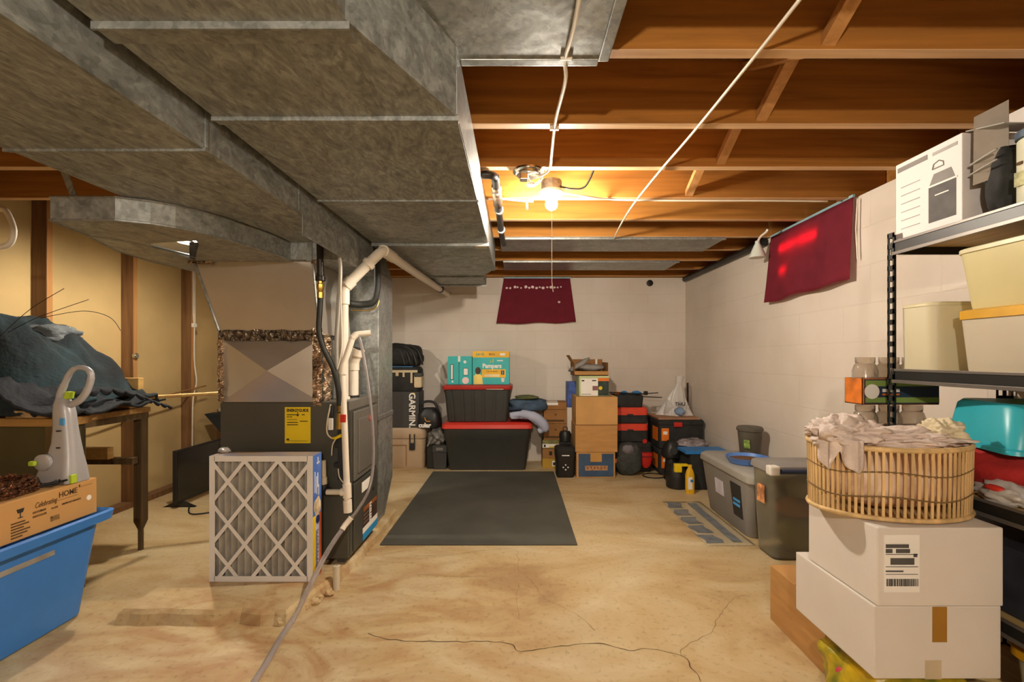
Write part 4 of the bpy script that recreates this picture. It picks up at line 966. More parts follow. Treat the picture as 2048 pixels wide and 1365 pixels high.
bm = nb(); slab(bm, [(-1.915, sy - .012, .940), (-1.890, sy - .012, .945), (-1.884, sy - .012, .972), (-1.905, sy - .012, .975)], (0, .022, 0)); obj('trigger', bm, M_lime, t, label='lime green trigger')
bm = nb(); bx(bm, -1.908, -1.888, sy - .037, sy - .03, .835, .865, .003); obj('button', bm, mat('sky_blue_button', '55a7e8', .3), t, label='blue button')
bm = nb(); lathe(bm, [(.03, .03), (.034, -.012), (.022, -.018)], (-1.955, sy - .05, .685), 20, 'Y'); obj('nozzle', bm, M_st, t, smooth='auto')
bm = nb(); bx(bm, -1.99, -1.965, sy - .085, sy - .066, .675, .695, .006); obj('nozzle_clip', bm, M_lime, t, label='lime green clip')
bm = nb(); bx(bm, -1.850, -1.838, sy - .055, sy - .03, .596, .632, .003); obj('foot_clip', bm, M_lime, t, label='lime green foot clip')
for z in (.81, .74): obj('slot', B(-1.915, -1.90, sy - .043, sy - .030, z, z + .005), M_ink, t)
obj('flex', T([(-1.93, sy - .05, .60), (-1.89, sy - .06, .605), (-1.86, sy - .05, .612)], .004, 8, True), M_black, t, smooth=True)

# workbench with stained legs
M_bench = wood_mat('dark_bench_wood', '4a3820', '6e5632', 'Z')
M_bencht = wood_mat('worn_bench_top', '8f6a35', 'b98b4c', 'X')
M_pine = wood_mat('pale_pine', 'c79a58', 'e2b973', 'Y')
t = thing('workbench', 'old dark wooden workbench with pointed legs standing along the left wall', 'workbench', (-2.5, 2.5, 0))
obj('bench_top', B(-2.84, -2.15, 2.31, 2.775, .80, .83, .003), M_bencht, t)
obj('apron', B(-2.82, -2.16, 2.325, 2.345, .765, .80), M_bench, t)
obj('apron', B(-2.18, -2.155, 2.33, 2.765, .765, .80), M_bench, t)
def leg_(x, y, s=.05):
    bm = nb(); loft(bm, [(0, .022, .022, .004), (.12, .022, .022, .004), (.17, s, s, .004), (.795, s, s, .004)], (x, y, 0)); return bm
for x, y in ((-2.185, 2.745), (-2.185, 2.345), (-2.78, 2.36), (-2.78, 2.74)): obj('leg', leg_(x, y), M_bench, t)
t = thing('bench_cabinet', 'dark low cabinet with a light wooden top below the clothes heap', 'cabinet', (-2.45, 2.2, 0))
obj('carcass', B(-2.86, -2.10, 2.185, 2.30, 0, .80, .004), mat('olive_stained_panel', '4d4424', .7, var=.15, scale=3), t)
obj('cabinet_top', B(-2.86, -2.075, 2.17, 2.308, .80, .838, .003), M_bencht, t)
obj('corner_post', B(-2.17, -2.10, 2.172, 2.20, 0, .80), M_bench, t)
for k, (x0, x1, y0, y1, z0, z1, lb) in enumerate(((-2.60, -2.18, 2.72, 2.76, .831, 1.0, 'pale pine board standing on edge behind the clothes heap'), (-2.50, -2.165, 2.64, 2.70, .832, .868, 'pale pine stick lying on the workbench behind the clothes'), (-2.55, -2.27, 2.62, 2.66, .551, .615, 'pale pine offcut resting across the workbench frame'), (-2.36, -2.18, 2.18, 2.22, .839, .875, 'small pine block on the cabinet top at the left edge'))):
    o = obj('pine_board', B(x0, x1, y0, y1, z0, z1, .002), M_pine); tag(o, lb, 'board')
obj('shelf_rail', B(-2.80, -2.165, 2.66, 2.70, .515, .55), M_bench, bpy.data.objects['workbench'])
o = obj('wood_stick', T([(-2.35, 2.74, .875), (-1.9, 2.90, .895), (-1.53, 3.03, .912)], .010, 6), M_pine); tag(o, 'long thin wooden stick pointing from the bench toward the furnace', 'stick')
# heap of dark clothes
M_cl1 = mat('dark_teal_fleece', '21373d', .95, var=.35, scale=4, bump=.5, bscale=60, col2='121418')
M_cl2 = mat('charcoal_slate_fabric', '2a2d33', .95, var=.3, scale=5, bump=.5, bscale=70, col2='191b20')
M_cl3 = mat('grey_knit', '62676a', .95, var=.2, scale=12, bump=.6, bscale=90)
def drape(x0, x1, y0, y1, zf, seed, amp, n=60, m2=40, th=.012, fold=0):
    def fn(u, v):
        x = x0 + (x1 - x0) * u; y = y0 + (y1 - y0) * v
        f = noise.noise(Vector((u * 2.2 + v * 3.5, v * 1.5 - u * .8, seed))) + .5 * noise.noise(Vector((u * 5 + v * 9, v * 4, seed + 3))) + .22 * abs(noise.noise(Vector((u * 14 + v * 12, v * 9, seed + 7))))
        if fold:
            w_ = v * 2.6 + u * .9 + .7 * noise.noise(Vector((u * 2.4, v * 1.3, seed + 20)))
            f += fold * (1 - 2.2 * abs((w_ % 1) - .5)) + fold * .4 * (1 - 2.2 * abs(((w_ * 2.7 + u) % 1) - .5))
        return Vector((x + .02 * f, y + .03 * f, zf(u, v) + amp * f))
    return sheet(nb(), fn, n, m2, th)
def zf1(u, v):                                       # high at the left, sinking to the bench at the right end
    px_l = [(0, .50), (.35, .46), (.55, .35), (.75, .22), (.9, .10), (1, .03)]
    h = .03
    for (a0, h0), (a1, h1) in zip(px_l, px_l[1:]):
        if a0 <= u <= a1: h = h0 + (h1 - h0) * (u - a0) / (a1 - a0)
    edge = max(0.0, 1 - max(0, (abs(v - .5) * 2 - .35) / .65) ** 1.7)
    return .855 + h * edge
o = obj('clothes_heap', drape(-2.90, -2.14, 2.12, 2.86, zf1, 1.0, .045, 110, 80, fold=.55), M_cl1, smooth=True)
tag(o, 'heap of dark teal jackets piled on the workbench at the left edge', 'clothes')
def zf2(u, v):
    e_ = min(1.0, (1 - u) * 4)
    return .872 + .16 * max(0, math.sin(PI * min(1, u * .75 + .30))) * (.35 + .65 * math.sin(PI * min(1, v * .9 + .25))) - .045 * max(0, u - .75) * 4 * .5
o = obj('scalloped_blanket', drape(-2.72, -2.05, 2.07, 2.62, zf2, 5.0, .04, 110, 70, fold=.5), M_cl2, smooth=True)
tag(o, 'charcoal blanket with a scalloped hem hanging over the end of the workbench', 'blanket')
hemc = smoothpts([(-2.20, 2.12, .90), (-2.15, 2.25, .955), (-2.12, 2.40, .970), (-2.09, 2.56, .935), (-2.06, 2.68, .875), (-2.045, 2.78, .835)], 12)
def hemf(u, v):
    q = u * (len(hemc) - 1.001); i_ = int(q); p = hemc[i_].lerp(hemc[min(i_ + 1, len(hemc) - 1)], q - i_)
    sc_ = abs(math.sin(u * 13 * PI)) ** .6; fade = 1 - .6 * u
    return p + Vector((.004 + .022 * math.sin(v * PI * .8) * (.5 + .5 * sc_), 0, -v * (.022 + .038 * sc_) * fade))
obj('scalloped_hem', sheet(nb(), hemf, 156, 8, .006), M_cl2, o, smooth=True)
o = obj('grey_scarf', blob(nb(), (-2.56, 2.60, 1.24), (.10, .14, .06), .35, 3.5, 6, sub=4), M_cl3, smooth=True); tag(o, 'crumpled grey knit scarf on top of the clothes heap', 'scarf')
o = obj('tan_cloth', blob(nb(), (-2.22, 2.18, .865), (.10, .05, .03), .4, 4, 8, flat=.84, sub=4), mat('tan_cloth', 'b39468', .9, var=.2, scale=20, bump=.4), smooth=True); tag(o, 'crumpled tan cloth poking out under the dark blanket', 'cloth')
for k, rod in enumerate((((-2.52, 2.3, 1.22), (-2.42, 2.35, 1.36), (-2.30, 2.40, 1.47)), ((-2.48, 2.3, 1.24), (-2.38, 2.35, 1.32), (-2.22, 2.45, 1.42)), ((-2.42, 2.4, 1.32), (-2.25, 2.45, 1.36), (-2.13, 2.47, 1.33), (-2.08, 2.48, 1.26)))):
    o = obj('fishing_rod', T(list(rod), .0016, 6, True), M_blackm, smooth=True)
    tag(o, 'thin dark fishing rod tip sticking out of the clothes, ' + ('steepest of the three', 'reaching the first wall stud', 'bowing right across the tan wall')[k], 'fishing rod', 'fishing rods behind the clothes')
# television leaning by the wall
t = thing('flat_television', 'black flat screen television standing on the floor by the tan wall, turned edgeways', 'television', (-2.5, 3.8, 0))
obj('screen_body', B(-2.53, -2.505, 3.47, 4.30, .035, .43, .004), M_black, t)
obj('screen_glass', B(-2.506, -2.503, 3.485, 4.285, .055, .418), mat('dark_screen', '141617', .15, spec=.6, var=0), t)
for y in (3.52, 4.2): obj('stand_foot', slab(nb(), [(-2.64, y, 0), (-2.40, y, 0), (-2.50, y, .04), (-2.55, y, .04)], (0, .03, 0)), M_black, t)
o = obj('power_cord', T([(-2.44, 3.52, .006), (-2.30, 3.35, .006), (-2.1, 3.45, .006), (-1.9, 3.5, .006), (-1.7, 3.6, .006)], .005, 6, True), M_black, smooth=True); tag(o, 'black power cord lying on the floor in front of the television', 'cord')
# things between the television and the furnace
o = obj('dark_case', slab(nb(), [(-2.86, 4.32, .60), (-2.50, 4.32, .20), (-2.45, 4.32, 0), (-2.30, 4.32, 0), (-2.30, 4.32, .62)], (0, .14, 0)), M_blackm); tag(o, 'dark folded case leaning behind the furnace at the left', 'case')
o = obj('white_foam_board', slab(nb(), [(-2.82, 4.50, .62), (-2.20, 4.50, .62), (-2.20, 4.50, 1.12), (-2.82, 4.50, .92)], (0, .03, 0)), M_whitec); tag(o, 'white board standing on the things behind the furnace, partly hidden', 'board')
o = obj('cloth_bundle', blob(nb(), (-2.55, 4.42, .60), (.22, .09, .10), .3, 3, 4, sub=4), mat('cream_cloth', 'c6b48e', .9, var=.15, bump=.3), smooth=True); tag(o, 'rolled cream cloth bundle on the dark case behind the furnace', 'cloth')
o = obj('support_crate', B(-2.84, -2.2, 4.47, 4.70, 0, .62, .004), M_cardb_d); tag(o, 'brown crate carrying the white board behind the furnace', 'crate')

# ================================================================== BACK ROW, LEFT TO RIGHT
# beige cooler
M_beige = mat('tan_cooler_plastic', 'b39c80', .5, var=.04)
t = thing('hard_cooler', 'tan hard cooler with black latches on the floor beside the tall metal duct', 'cooler', (-1.15, 4.9, 0))
bm = nb(); loft(bm, [(0, .46, .30, .04), (.02, .48, .32, .05), (.29, .50, .33, .05), (.30, .48, .31, .05)], (-1.17, 4.90, 0)); obj('cooler_body', bm, M_beige, t, smooth='auto')
bm = nb(); loft(bm, [(.302, .50, .33, .05), (.31, .51, .34, .05), (.395, .51, .34, .05), (.41, .49, .32, .05)], (-1.17, 4.90, 0)); obj('cooler_lid', bm, M_beige, t, smooth='auto')
for x in (-1.045, -1.30):
    bm = nb(); bx(bm, x - .028, x + .028, 4.715, 4.74, .19, .26, .006); bx(bm, x - .028, x - .018, 4.718, 4.735, .25, .35, .003); bx(bm, x + .018, x + .028, 4.718, 4.735, .25, .35, .003); obj('latch', bm, M_black, t)
bm = nb(); bx(bm, -1.109, -1.104, 4.728, 4.74, .03, .24); bx(bm, -1.40, -1.104, 4.728, 4.74, .235, .240); obj('groove', bm, M_cardb_d, t)
# dark carton with lettering
t = thing('dark_carton', 'dark grey carton with white and yellow lettering on the tan cooler', 'carton', (-1.16, 4.9, .411))
obj('carton_body', B(-1.38, -.985, 4.76, 5.02, .412, .77, .004), mat('charcoal_print', '3c3b39', .6, var=.05), t)
text('lettering', 'GARMIN.', .088, (-1.055, 4.7588, .585), '-Y', M_paper, t, spin=-PI / 2, bold=.002, sx=1.0)
bm = nb(); slab(bm, [(-1.045, 4.7588, .765), (-1.02, 4.7588, .755), (-1.03, 4.7588, .735)], (0, .001, 0)); obj('triangle_mark', bm, M_yellow, t)
# cooler bag and backpack
t = thing('soft_cooler_bag', 'black and cream soft cooler bag on the dark carton', 'bag', (-1.16, 4.9, .771))
bm = nb(); loft(bm, [(.771, .36, .24, .04), (.80, .38, .26, .05), (.99, .38, .26, .05), (1.02, .35, .23, .05)], (-1.175, 4.90, 0)); obj('bag_body', bm, M_blackm, t, smooth='auto')
M_cream = mat('cream_fabric', 'd2bf9b', .8, var=.06)
bm = nb(); bx(bm, -1.36, -1.0, 4.762, 4.772, .965, .99, .002); bx(bm, -1.22, -1.19, 4.76, 4.770, .93, .99, .002); bx(bm, -1.07, -1.05, 4.76, 4.770, .86, .97, .002); bx(bm, -1.15, -1.13, 4.76, 4.770, .92, .97, .002); obj('cream_straps', bm, M_cream, t)
bm = nb(); bx(bm, -1.035, -.955, 4.75, 4.86, .81, .955, .02); obj('side_pocket', bm, M_cream, t, label='cream side pocket')
bm = nb(); bx(bm, -1.03, -.955, 4.745, 4.86, .92, .96, .008); obj('pocket_flap', bm, M_dgrey, t)
obj('blue_piping', B(-1.36, -1.05, 4.775, 5.0, 1.018, 1.03, .004), mat('steel_blue_fabric', '3d6b96', .7), t)
obj('side_strap', T([(-.975, 4.80, 1.02), (-.955, 4.79, .99), (-.955, 4.78, .94)], .005, 6, True), M_black, t, smooth=True)
t = thing('backpack', 'black backpack lying on top of the soft cooler bag', 'backpack', (-1.15, 4.9, 1.03))
obj('pack_body', blob(nb(), (-1.19, 4.90, 1.13), (.225, .14, .135), .18, 2.5, 9, flat=1.033, sub=4, power=.9), M_blackm, t, smooth=True)
for k in range(4):
    a = -.02 - .06 * k
    obj('strap', T([(-1.16 + a + .10, 4.80, 1.235 - .01 * k), (-1.10 + a + .12, 4.77, 1.19), (-1.04 + a + .10, 4.755, 1.10), (-1.02 + a + .09, 4.76, 1.045)], .007 if k % 2 else .011, 6, True), M_dgrey if k % 2 else M_black, t, smooth=True)
# black lantern shaped bag with round handle
t = thing('carry_bag', 'black glossy carry bag with a hoop handle and white lettering on the tan cooler', 'bag', (-.88, 4.80, .412))
bm = nb(); loft(bm, [(.412, .215, .17, .05), (.43, .235, .19, .06), (.55, .22, .17, .06), (.60, .15, .12, .05), (.61, .10, .08, .04)], (-.885, 4.80, 0)); obj('bag_body', bm, M_black, t, smooth='auto')
bm = nb(); tube(bm, [(-.97, 4.79, .565), (-.975, 4.79, .63), (-.94, 4.79, .665), (-.88, 4.79, .672), (-.83, 4.79, .655), (-.805, 4.79, .60), (-.81, 4.79, .56)], .013, 10, True); obj('handle', bm, M_black, t, smooth=True)
text('lettering', 'cular', .062, (-.915, 4.7035, .44), '-Y', M_paper, t, bold=.003)
bm = nb(); tube(bm, [(-.915, 4.704, .52), (-.90, 4.702, .485), (-.86, 4.703, .48)], .006, 6, True); obj('orange_mark', bm, mat('amber_print', 'c98a35', .5), t)
# dark case with plastic bag
o = obj('black_case', B(-.93, -.845, 4.73, 4.98, 0, .25, .008), M_black); tag(o, 'narrow black case on the floor between the tan cooler and the grey box', 'case')
bpy.data.objects['black_case'].location.x += .03
t = thing('latched_box', 'small dark grey lidded box on the floor left of the large black tote', 'box', (-.77, 4.78, 0))
bm = nb(); loft(bm, [(0, .125, .18, .01), (.17, .145, .20, .012), (.175, .155, .21, .012), (.24, .155, .21, .015), (.245, .13, .19, .01)], (-.765, 4.80, 0)); obj('box_body', bm, M_dgrey, t, smooth='auto')
bm = nb(); bx(bm, -.80, -.73, 4.688, 4.70, .19, .22, .003); obj('latch', bm, M_grey, t)
o = obj('plastic_bag', blob(nb(), (-.80, 4.76, .320), (.085, .09, .080), .4, 3.2, 12, flat=.247, sub=4, ridges=.3), mat('smoky_plastic_film', '8b8882', .25, trans=.2, var=.35, scale=9), smooth=True); tag(o, 'crumpled smoky plastic bag on the small dark grey box', 'plastic bag')
bm = nb(); tube(bm, [(-.84, 4.68, .33), (-.86, 4.67, .28), (-.88, 4.66, .24)], [.02, .012, .008], 8, True); obj('bag_tail', bm, MATS['smoky_plastic_film'], o, smooth=True)

# big black totes with red lids
M_tote = mat('black_tote_plastic', '33332f', .5, var=.06)
M_lid = mat('red_lid_plastic', 'd63a2c', .42, var=.05)
t = thing('storage_tote', 'largest black tote with a bright red lid, bottom of the stack at the back wall', 'storage tote', (-.29, 4.84, 0), 'black totes with red lids')
bm = nb(); loft(bm, [(0, .74, .34, .03), (.008, .76, .36, .03), (.31, .83, .42, .04), (.32, .85, .43, .04), (.40, .86, .44, .04), (.425, .87, .45, .04)], (-.29, 4.855, 0)); obj('tub', bm, M_tote, t, smooth='auto')
bm = nb(); bx(bm, -.50, -.10, 4.638, 4.66, .318, .328); obj('grip_slot', bm, M_black, t)
bm = nb(); loft(bm, [(.415, .89, .46, .04), (.42, .90, .47, .05), (.455, .89, .46, .05), (.472, .84, .42, .05)], (-.29, 4.855, 0)); obj('lid', bm, M_lid, t, smooth='auto')
t = thing('storage_tote', 'smaller ribbed black tote with a dull red lid, right under the diaper boxes', 'storage tote', (-.39, 4.86, .473), 'black totes with red lids')
bm = nb(); loft(bm, [(.474, .58, .30, .03), (.48, .60, .32, .03), (.80, .66, .37, .04), (.81, .66, .37, .04)], (-.39, 4.865, 0)); obj('tub', bm, M_tote, t, smooth='auto')
for k in range(6):
    x = -.65 + k * .104; s = (x + .39) * .10
    bm = nb(); slab(bm, [(x - s * .5, 4.692, .49), (x + .022 - s * .5, 4.692, .49), (x + .022 + s * .5, 4.668, .79), (x + s * .5, 4.668, .79)], (0, .02, 0)); obj('rib', bm, M_tote, t)
bm = nb(); loft(bm, [(.80, .69, .40, .04), (.806, .70, .41, .05), (.835, .70, .41, .05), (.845, .65, .37, .05)], (-.39, 4.865, 0)); obj('lid', bm, mat('dull_red_lid', 'b5302a', .42, var=.06), t, smooth='auto')
bm = nb(); bx(bm, -.30, -.13, 4.658, 4.664, .800, .807); obj('chrome_clip', bm, M_steel, t)
# diaper boxes
t = thing('diaper_box', 'teal diaper box standing end-on with white labels, left of the pair', 'box', (-.565, 4.86, .846), 'diaper boxes')
y0 = 4.72
obj('carton_body', B(-.686, -.446, y0, 5.0, .847, 1.13, .003), M_teal, t)
P('label_panel', '-Y', -.660, -.632, .895, 1.05, y0, M_ink, t); P('label_text', '-Y', -.655, -.637, .90, 1.045, y0 - .0012, M_paper, t)
P('label_text', '-Y', -.648, -.632, .868, .886, y0, M_paper, t); P('tape_strip', '-Y', -.585, -.562, 1.075, 1.13, y0, M_paper, t)
P('fold_strip', '-Y', -.580, -.570, .85, 1.075, y0, mat('dark_teal_print', '1f8580', .5), t)
P('label_frame', '-Y', -.532, -.483, .938, 1.012, y0, M_ink, t); P('label_text', '-Y', -.528, -.487, .943, 1.007, y0 - .0012, M_paper, t)
bm = nb(); lathe(bm, [(.015, 0), (.015, .0015)], (-.516, y0 - .0012, 1.073), 18, 'Y'); obj('round_mark', bm, M_paper, t)
bm = nb(); lathe(bm, [(.034, 0), (.034, .0015)], (-.51, y0 - .0012, .887), 22, 'Y'); obj('round_mark', bm, mat('pale_pink_print', 'e8cfcb', .6), t)
t = thing('diaper_box', 'teal diaper box with yellow top band and a baby picture, right of the pair', 'box', (-.255, 4.86, .846), 'diaper boxes')
obj('carton_body', B(-.440, -.072, y0, 5.0, .847, 1.18, .003), M_teal, t)
P('yellow_band', '-Y', -.440, -.072, 1.118, 1.18, y0, mat('amber_yellow_print', 'f0b91c', .5), t)
text('lettering', 'SAVE', .038, (-.365, y0 - .0014, 1.148), '-Y', mat('dim_teal_print', '3e8f76', .5), t, bold=.001)
P('band_print', '-Y', -.275, -.215, 1.138, 1.158, y0 - .0012, mat('amber_ink', 'b98c1c', .5, var=.5, scale=60), t); P('white_patch', '-Y', -.165, -.115, 1.138, 1.16, y0 - .0012, M_paper, t)
text('lettering', 'Pampers', .060, (-.245, y0 - .0012, 1.032), '-Y', M_paper, t, bold=.0022, sx=.92)
P('small_print', '-Y', -.195, -.135, 1.082, 1.092, y0, M_paper, t)
P('yellow_panel', '-Y', -.345, -.108, .918, 1.0, y0, mat('amber_yellow_print', 'f0b91c', .5), t); P('cream_panel', '-Y', -.32, -.17, .924, .950, y0 - .0012, mat('pale_cream_print', 'f0dfa8', .5), t)
P('small_print', '-Y', -.305, -.19, .972, .984, y0 - .0012, MATS['amber_ink'], t)
P('size_mark', '-Y', -.155, -.122, .945, .988, y0 - .0012, mat('charcoal_blue_print', '37424a', .5), t); P('size_strokes', '-Y', -.1425, -.1345, .952, .981, y0 - .0024, M_greyl, t)
bm = nb(); lathe(bm, [(.028, 0), (.028, .002)], (-.385, y0 - .0016, .985), 20, 'Y', sx=1, sy=1.3); obj('baby_head', bm, mat('brown_skin_print', '4a3322', .6, var=.2, scale=40), t)
bm = nb(); slab(bm, [(-.425, y0 - .0016, .85), (-.335, y0 - .0016, .85), (-.345, y0 - .0016, .935), (-.37, y0 - .0016, .955), (-.40, y0 - .0016, .955), (-.428, y0 - .0016, .93)], (0, .0012, 0)); obj('baby_shirt', bm, mat('pale_yellow_print', 'ecd874', .6), t)
bm = nb(); slab(bm, [(-.155, y0 - .0012, .912), (-.118, y0 - .0012, .912), (-.125, y0 - .0012, .872), (-.148, y0 - .0012, .872)], (0, .001, 0)); obj('cup_mark', bm, MATS['pale_pink_print'], t)
bm = nb(); lathe(bm, [(.010, 0), (.010, .0014)], (-.235, y0 - .0012, 1.085), 10, 'Y', sx=.6, sy=2); lathe(bm, [(.008, 0), (.008, .0014)], (-.258, y0 - .0012, 1.075), 10, 'Y', sx=.6, sy=1.8); obj('leaf_mark', bm, mat('leaf_yellow_print', 'd5cf4a', .5), t)
# bedding and clothes on the big lid
o = obj('folded_comforter', drape(-.045, .29, 4.64, 4.98, lambda u, v: .505 + .055 * (1 - u ** 3) - max(0, u - .55) * .14, 8.0, .012, 30, 24, .045), mat('pale_lavender_cotton', 'aeb3c8', .9, var=.05), smooth=True); tag(o, 'pale lavender comforter folded over the right end of the red lid', 'bedding')
bm = nb(); tube(bm, [(-.06, 4.66, .545), (.06, 4.65, .56), (.17, 4.645, .535), (.25, 4.65, .475), (.275, 4.66, .42), (.22, 4.67, .385)], [.03, .042, .048, .05, .048, .03], 14, True); obj('rolled_edge', bm, MATS['pale_lavender_cotton'], o, smooth=True)
o = obj('folded_jeans', blob(nb(), (.12, 4.82, .625), (.19, .15, .085), .2, 2.4, 15, flat=.585, sub=4, power=.8), mat('blue_denim', '43566b', .9, var=.2, scale=14, bump=.4, bscale=120), smooth=True); tag(o, 'folded blue jeans on the lavender comforter', 'clothes')
o = obj('olive_shirt', blob(nb(), (.10, 4.78, .715), (.125, .10, .022), .25, 3, 17, sub=4), mat('olive_cotton', '5d6338', .9, var=.15, bump=.3), smooth=True); tag(o, 'folded olive green shirt topping the jeans', 'clothes')

# narrow stack of small boxes
def carton(name, label, x0, x1, yy0, yy1, z0, z1, m, group=None, cat='box'):
    t = thing(name, label, cat, ((x0 + x1) / 2, (yy0 + yy1) / 2, z0), group)
    obj('carton_body', B(x0, x1, yy0, yy1, z0, z1, .003), m, t); return t
G = 'narrow stack of small boxes'
t = carton('small_carton', 'small yellow box with a white label at the bottom of the narrow stack', .262, .505, 4.76, 4.96, 0, .098, mat('mustard_carton', 'b8912d', .7, var=.05), G)
P('label', '-Y', .36, .41, .02, .075, 4.76, M_paper, t); P('barcode', '-Y', .368, .40, .03, .06, 4.7588, M_ink, t)
t = carton('small_carton', 'small tan box, second from the bottom of the narrow stack', .262, .500, 4.76, 4.96, .100, .198, M_cardb_d, G)
P('label', '-Y', .33, .36, .13, .17, 4.76, M_ink, t)
t = carton('small_carton', 'small box with white and yellow label, third from the bottom of the narrow stack', .262, .500, 4.76, 4.96, .200, .285, mat('olive_print', '7c7440', .7, var=.2, scale=20), G)
P('label', '-Y', .262, .44, .208, .245, 4.76, M_paper, t); P('label_stripe', '-Y', .33, .44, .210, .222, 4.7588, M_yellow, t); P('print_block', '-Y', .275, .295, .214, .238, 4.7588, M_ink, t)
for k, (z0, z1, lb) in enumerate(((.287, .45, 'lower of two'), (.452, .592, 'upper of two'))):
    t = carton('small_carton', 'brown carton with a round hole and slot, ' + lb + ', in the narrow stack', .275, .52, 4.76, 4.98, z0, z1, M_cardb_d, G)
    bm = nb(); lathe(bm, [(.010, 0), (.010, .002)], (.395, 4.7585, (z0 + z1) / 2 + .02), 12, 'Y'); obj('finger_hole', bm, M_inkb, t)
    bm = nb(); bx(bm, .30, .48, 4.755, 4.76, z0 + .018, z0 + .038, .001); obj('slot', bm, M_inkb, t)
t = carton('small_carton', 'brown carton with a white shipping label on its lid, topmost of the narrow stack', .262, .51, 4.77, 4.99, .594, .665, M_cardb_d, G)
bm = nb(); slab(bm, [(.30, 4.80, .6655), (.42, 4.80, .6655), (.42, 4.92, .6655), (.30, 4.92, .6655)], (0, 0, .001)); obj('label', bm, M_paper, t)
P('label', '-Y', .30, .42, .635, .662, 4.77, M_paper, t)
# small black speaker, charger
t = thing('battery_charger', 'black squarish device with four white dots standing before the narrow stack', 'charger', (.455, 4.43, 0))
bm = nb(); loft(bm, [(0, .15, .13, .02), (.02, .165, .145, .025), (.18, .18, .155, .03), (.20, .19, .165, .03), (.27, .19, .165, .03), (.285, .16, .14, .03)], (.455, 4.45, 0)); obj('device_body', bm, M_black, t, smooth='auto')
for dx, dz in ((.022, 0), (-.022, 0), (0, .022), (0, -.022)):
    bm = nb(); lathe(bm, [(.007, 0), (.007, .002)], (.455 + dx, 4.3675, .10 + dz), 10, 'Y'); obj('white_dot', bm, M_paper, t)
P('name_strip', '-Y', .42, .49, .205, .214, 4.366, M_paper, t)
t = thing('dark_jar', 'small black round canister with a ring on top between charger and cartons', 'canister', (.50, 4.60, .30))
bm = nb(); lathe(bm, [(.045, .30), (.055, .305), (.06, .37), (.045, .40), (.02, .405)], (.475, 4.60, 0), 18); obj('canister_body', bm, M_black, t, smooth='auto')
bm = nb(); tube(bm, [(.475 + .022 * math.cos(a * PI / 6), 4.60, .422 + .022 * math.sin(a * PI / 6)) for a in range(12)], .004, 6, closed=True); obj('ring', bm, M_black, t)
o = obj('grey_block', B(.42, .53, 4.56, 4.66, 0, .30, .005), M_blackm); tag(o, 'black box behind the charger holding the round canister', 'box')
# tall stack: blue box, two cartons, paper box, open box
t = thing('moving_box', 'cardboard box with a dark blue printed panel at the bottom of the tall stack', 'box', (.74, 4.55, 0))
obj('carton_body', B(.555, .915, 4.375, 4.74, .001, .238, .004), M_cardb, t)
P('blue_panel', '-Y', .575, .90, .012, .225, 4.375, mat('denim_blue_print', '35506e', .6, var=.15, scale=8), t)
P('packing_tape', '-Y', .685, .79, .15, .237, 4.3738, mat('clear_tan_tape', 'c2934f', .4, var=.05), t)
P('worn_banner', '-Y', .635, .845, .070, .115, 4.3738, mat('tan_ink', 'b98a5f', .6, var=.3, scale=40), t)
for k in range(6): P('worn_mark', '-Y', .655 + k * .031, .668 + k * .031, .082 + .004 * (k % 2), .104, 4.3722, mat('rust_ink', '8a5434', .6), t)
G = 'plain cartons in the tall stack'
t = carton('moving_box', 'plain brown cardboard box directly on the blue printed box', .545, .935, 4.37, 4.76, .240, .492, M_cardb, G)
P('seam', '-Y', .55, .93, .488, .4925, 4.3695, M_cardb_d, t)
t = carton('moving_box', 'plain brown cardboard box, upper of the two plain ones, under the white printer box', .550, .938, 4.375, 4.77, .494, .752, M_cardb2, G)
t = thing('printer_box', 'small white box with green top band and picture on the plain cartons', 'box', (.73, 4.56, .753))
obj('carton_body', B(.59, .87, 4.44, 4.68, .754, .945, .003), mat('pale_green_print', 'c3d09a', .6, var=.05), t)
P('white_face', '-Y', .605, .765, .758, .920, 4.44, M_paper, t); P('picture', '-Y', .767, .868, .758, .925, 4.44, mat('dark_teal_picture', '26382f', .5, var=.5, scale=16), t)
P('orange_band', '-Y', .767, .868, .895, .925, 4.4388, M_orange, t); P('brown_square', '-Y', .715, .765, .808, .850, 4.4388, mat('mauve_print', '8a5a5a', .6), t)
bm = nb(); lathe(bm, [(.018, 0), (.018, .002)], (.79, 4.4375, .83), 12, 'Y'); obj('yellow_fruit', bm, M_yellow, t)
P('print_block', '-Y', .613, .638, .893, .905, 4.4388, M_ink, t); P('print_line', '-Y', .71, .75, .895, .905, 4.4388, M_ink, t); P('print_line', '-Y', .61, .70, .770, .774, 4.4388, M_ink, t)
o = obj('blue_box', B(.505, .60, 4.70, 4.86, .62, .875, .004), mat('royal_blue_print', '3d5aa6', .5, var=.35, scale=18)); tag(o, 'narrow blue patterned box behind the left side of the tall stack', 'box')
o = obj('white_box_support', B(.505, .60, 4.70, 4.86, 0, .619, .004), M_whitec); tag(o, 'tall white box carrying the narrow blue box behind the cartons', 'box')
t = thing('open_box', 'open cardboard box with grey foam pieces inside, topmost of the tall stack', 'box', (.72, 4.58, .946))
bm = nb()
ox0, ox1, oy0, oy1, oz0, oz1 = .545, .865, 4.45, 4.76, .947, 1.07
bx(bm, ox0, ox1, oy0, oy1, oz0, oz0 + .004); bx(bm, ox0, ox0 + .004, oy0, oy1, oz0, oz1); bx(bm, ox1 - .004, ox1, oy0, oy1, oz0, oz1); bx(bm, ox0, ox1, oy0, oy0 + .004, oz0, .985); bx(bm, ox0, ox1, oy1 - .004, oy1, oz0, oz1 + .03)
obj('carton_body', bm, M_cardb_d, t)
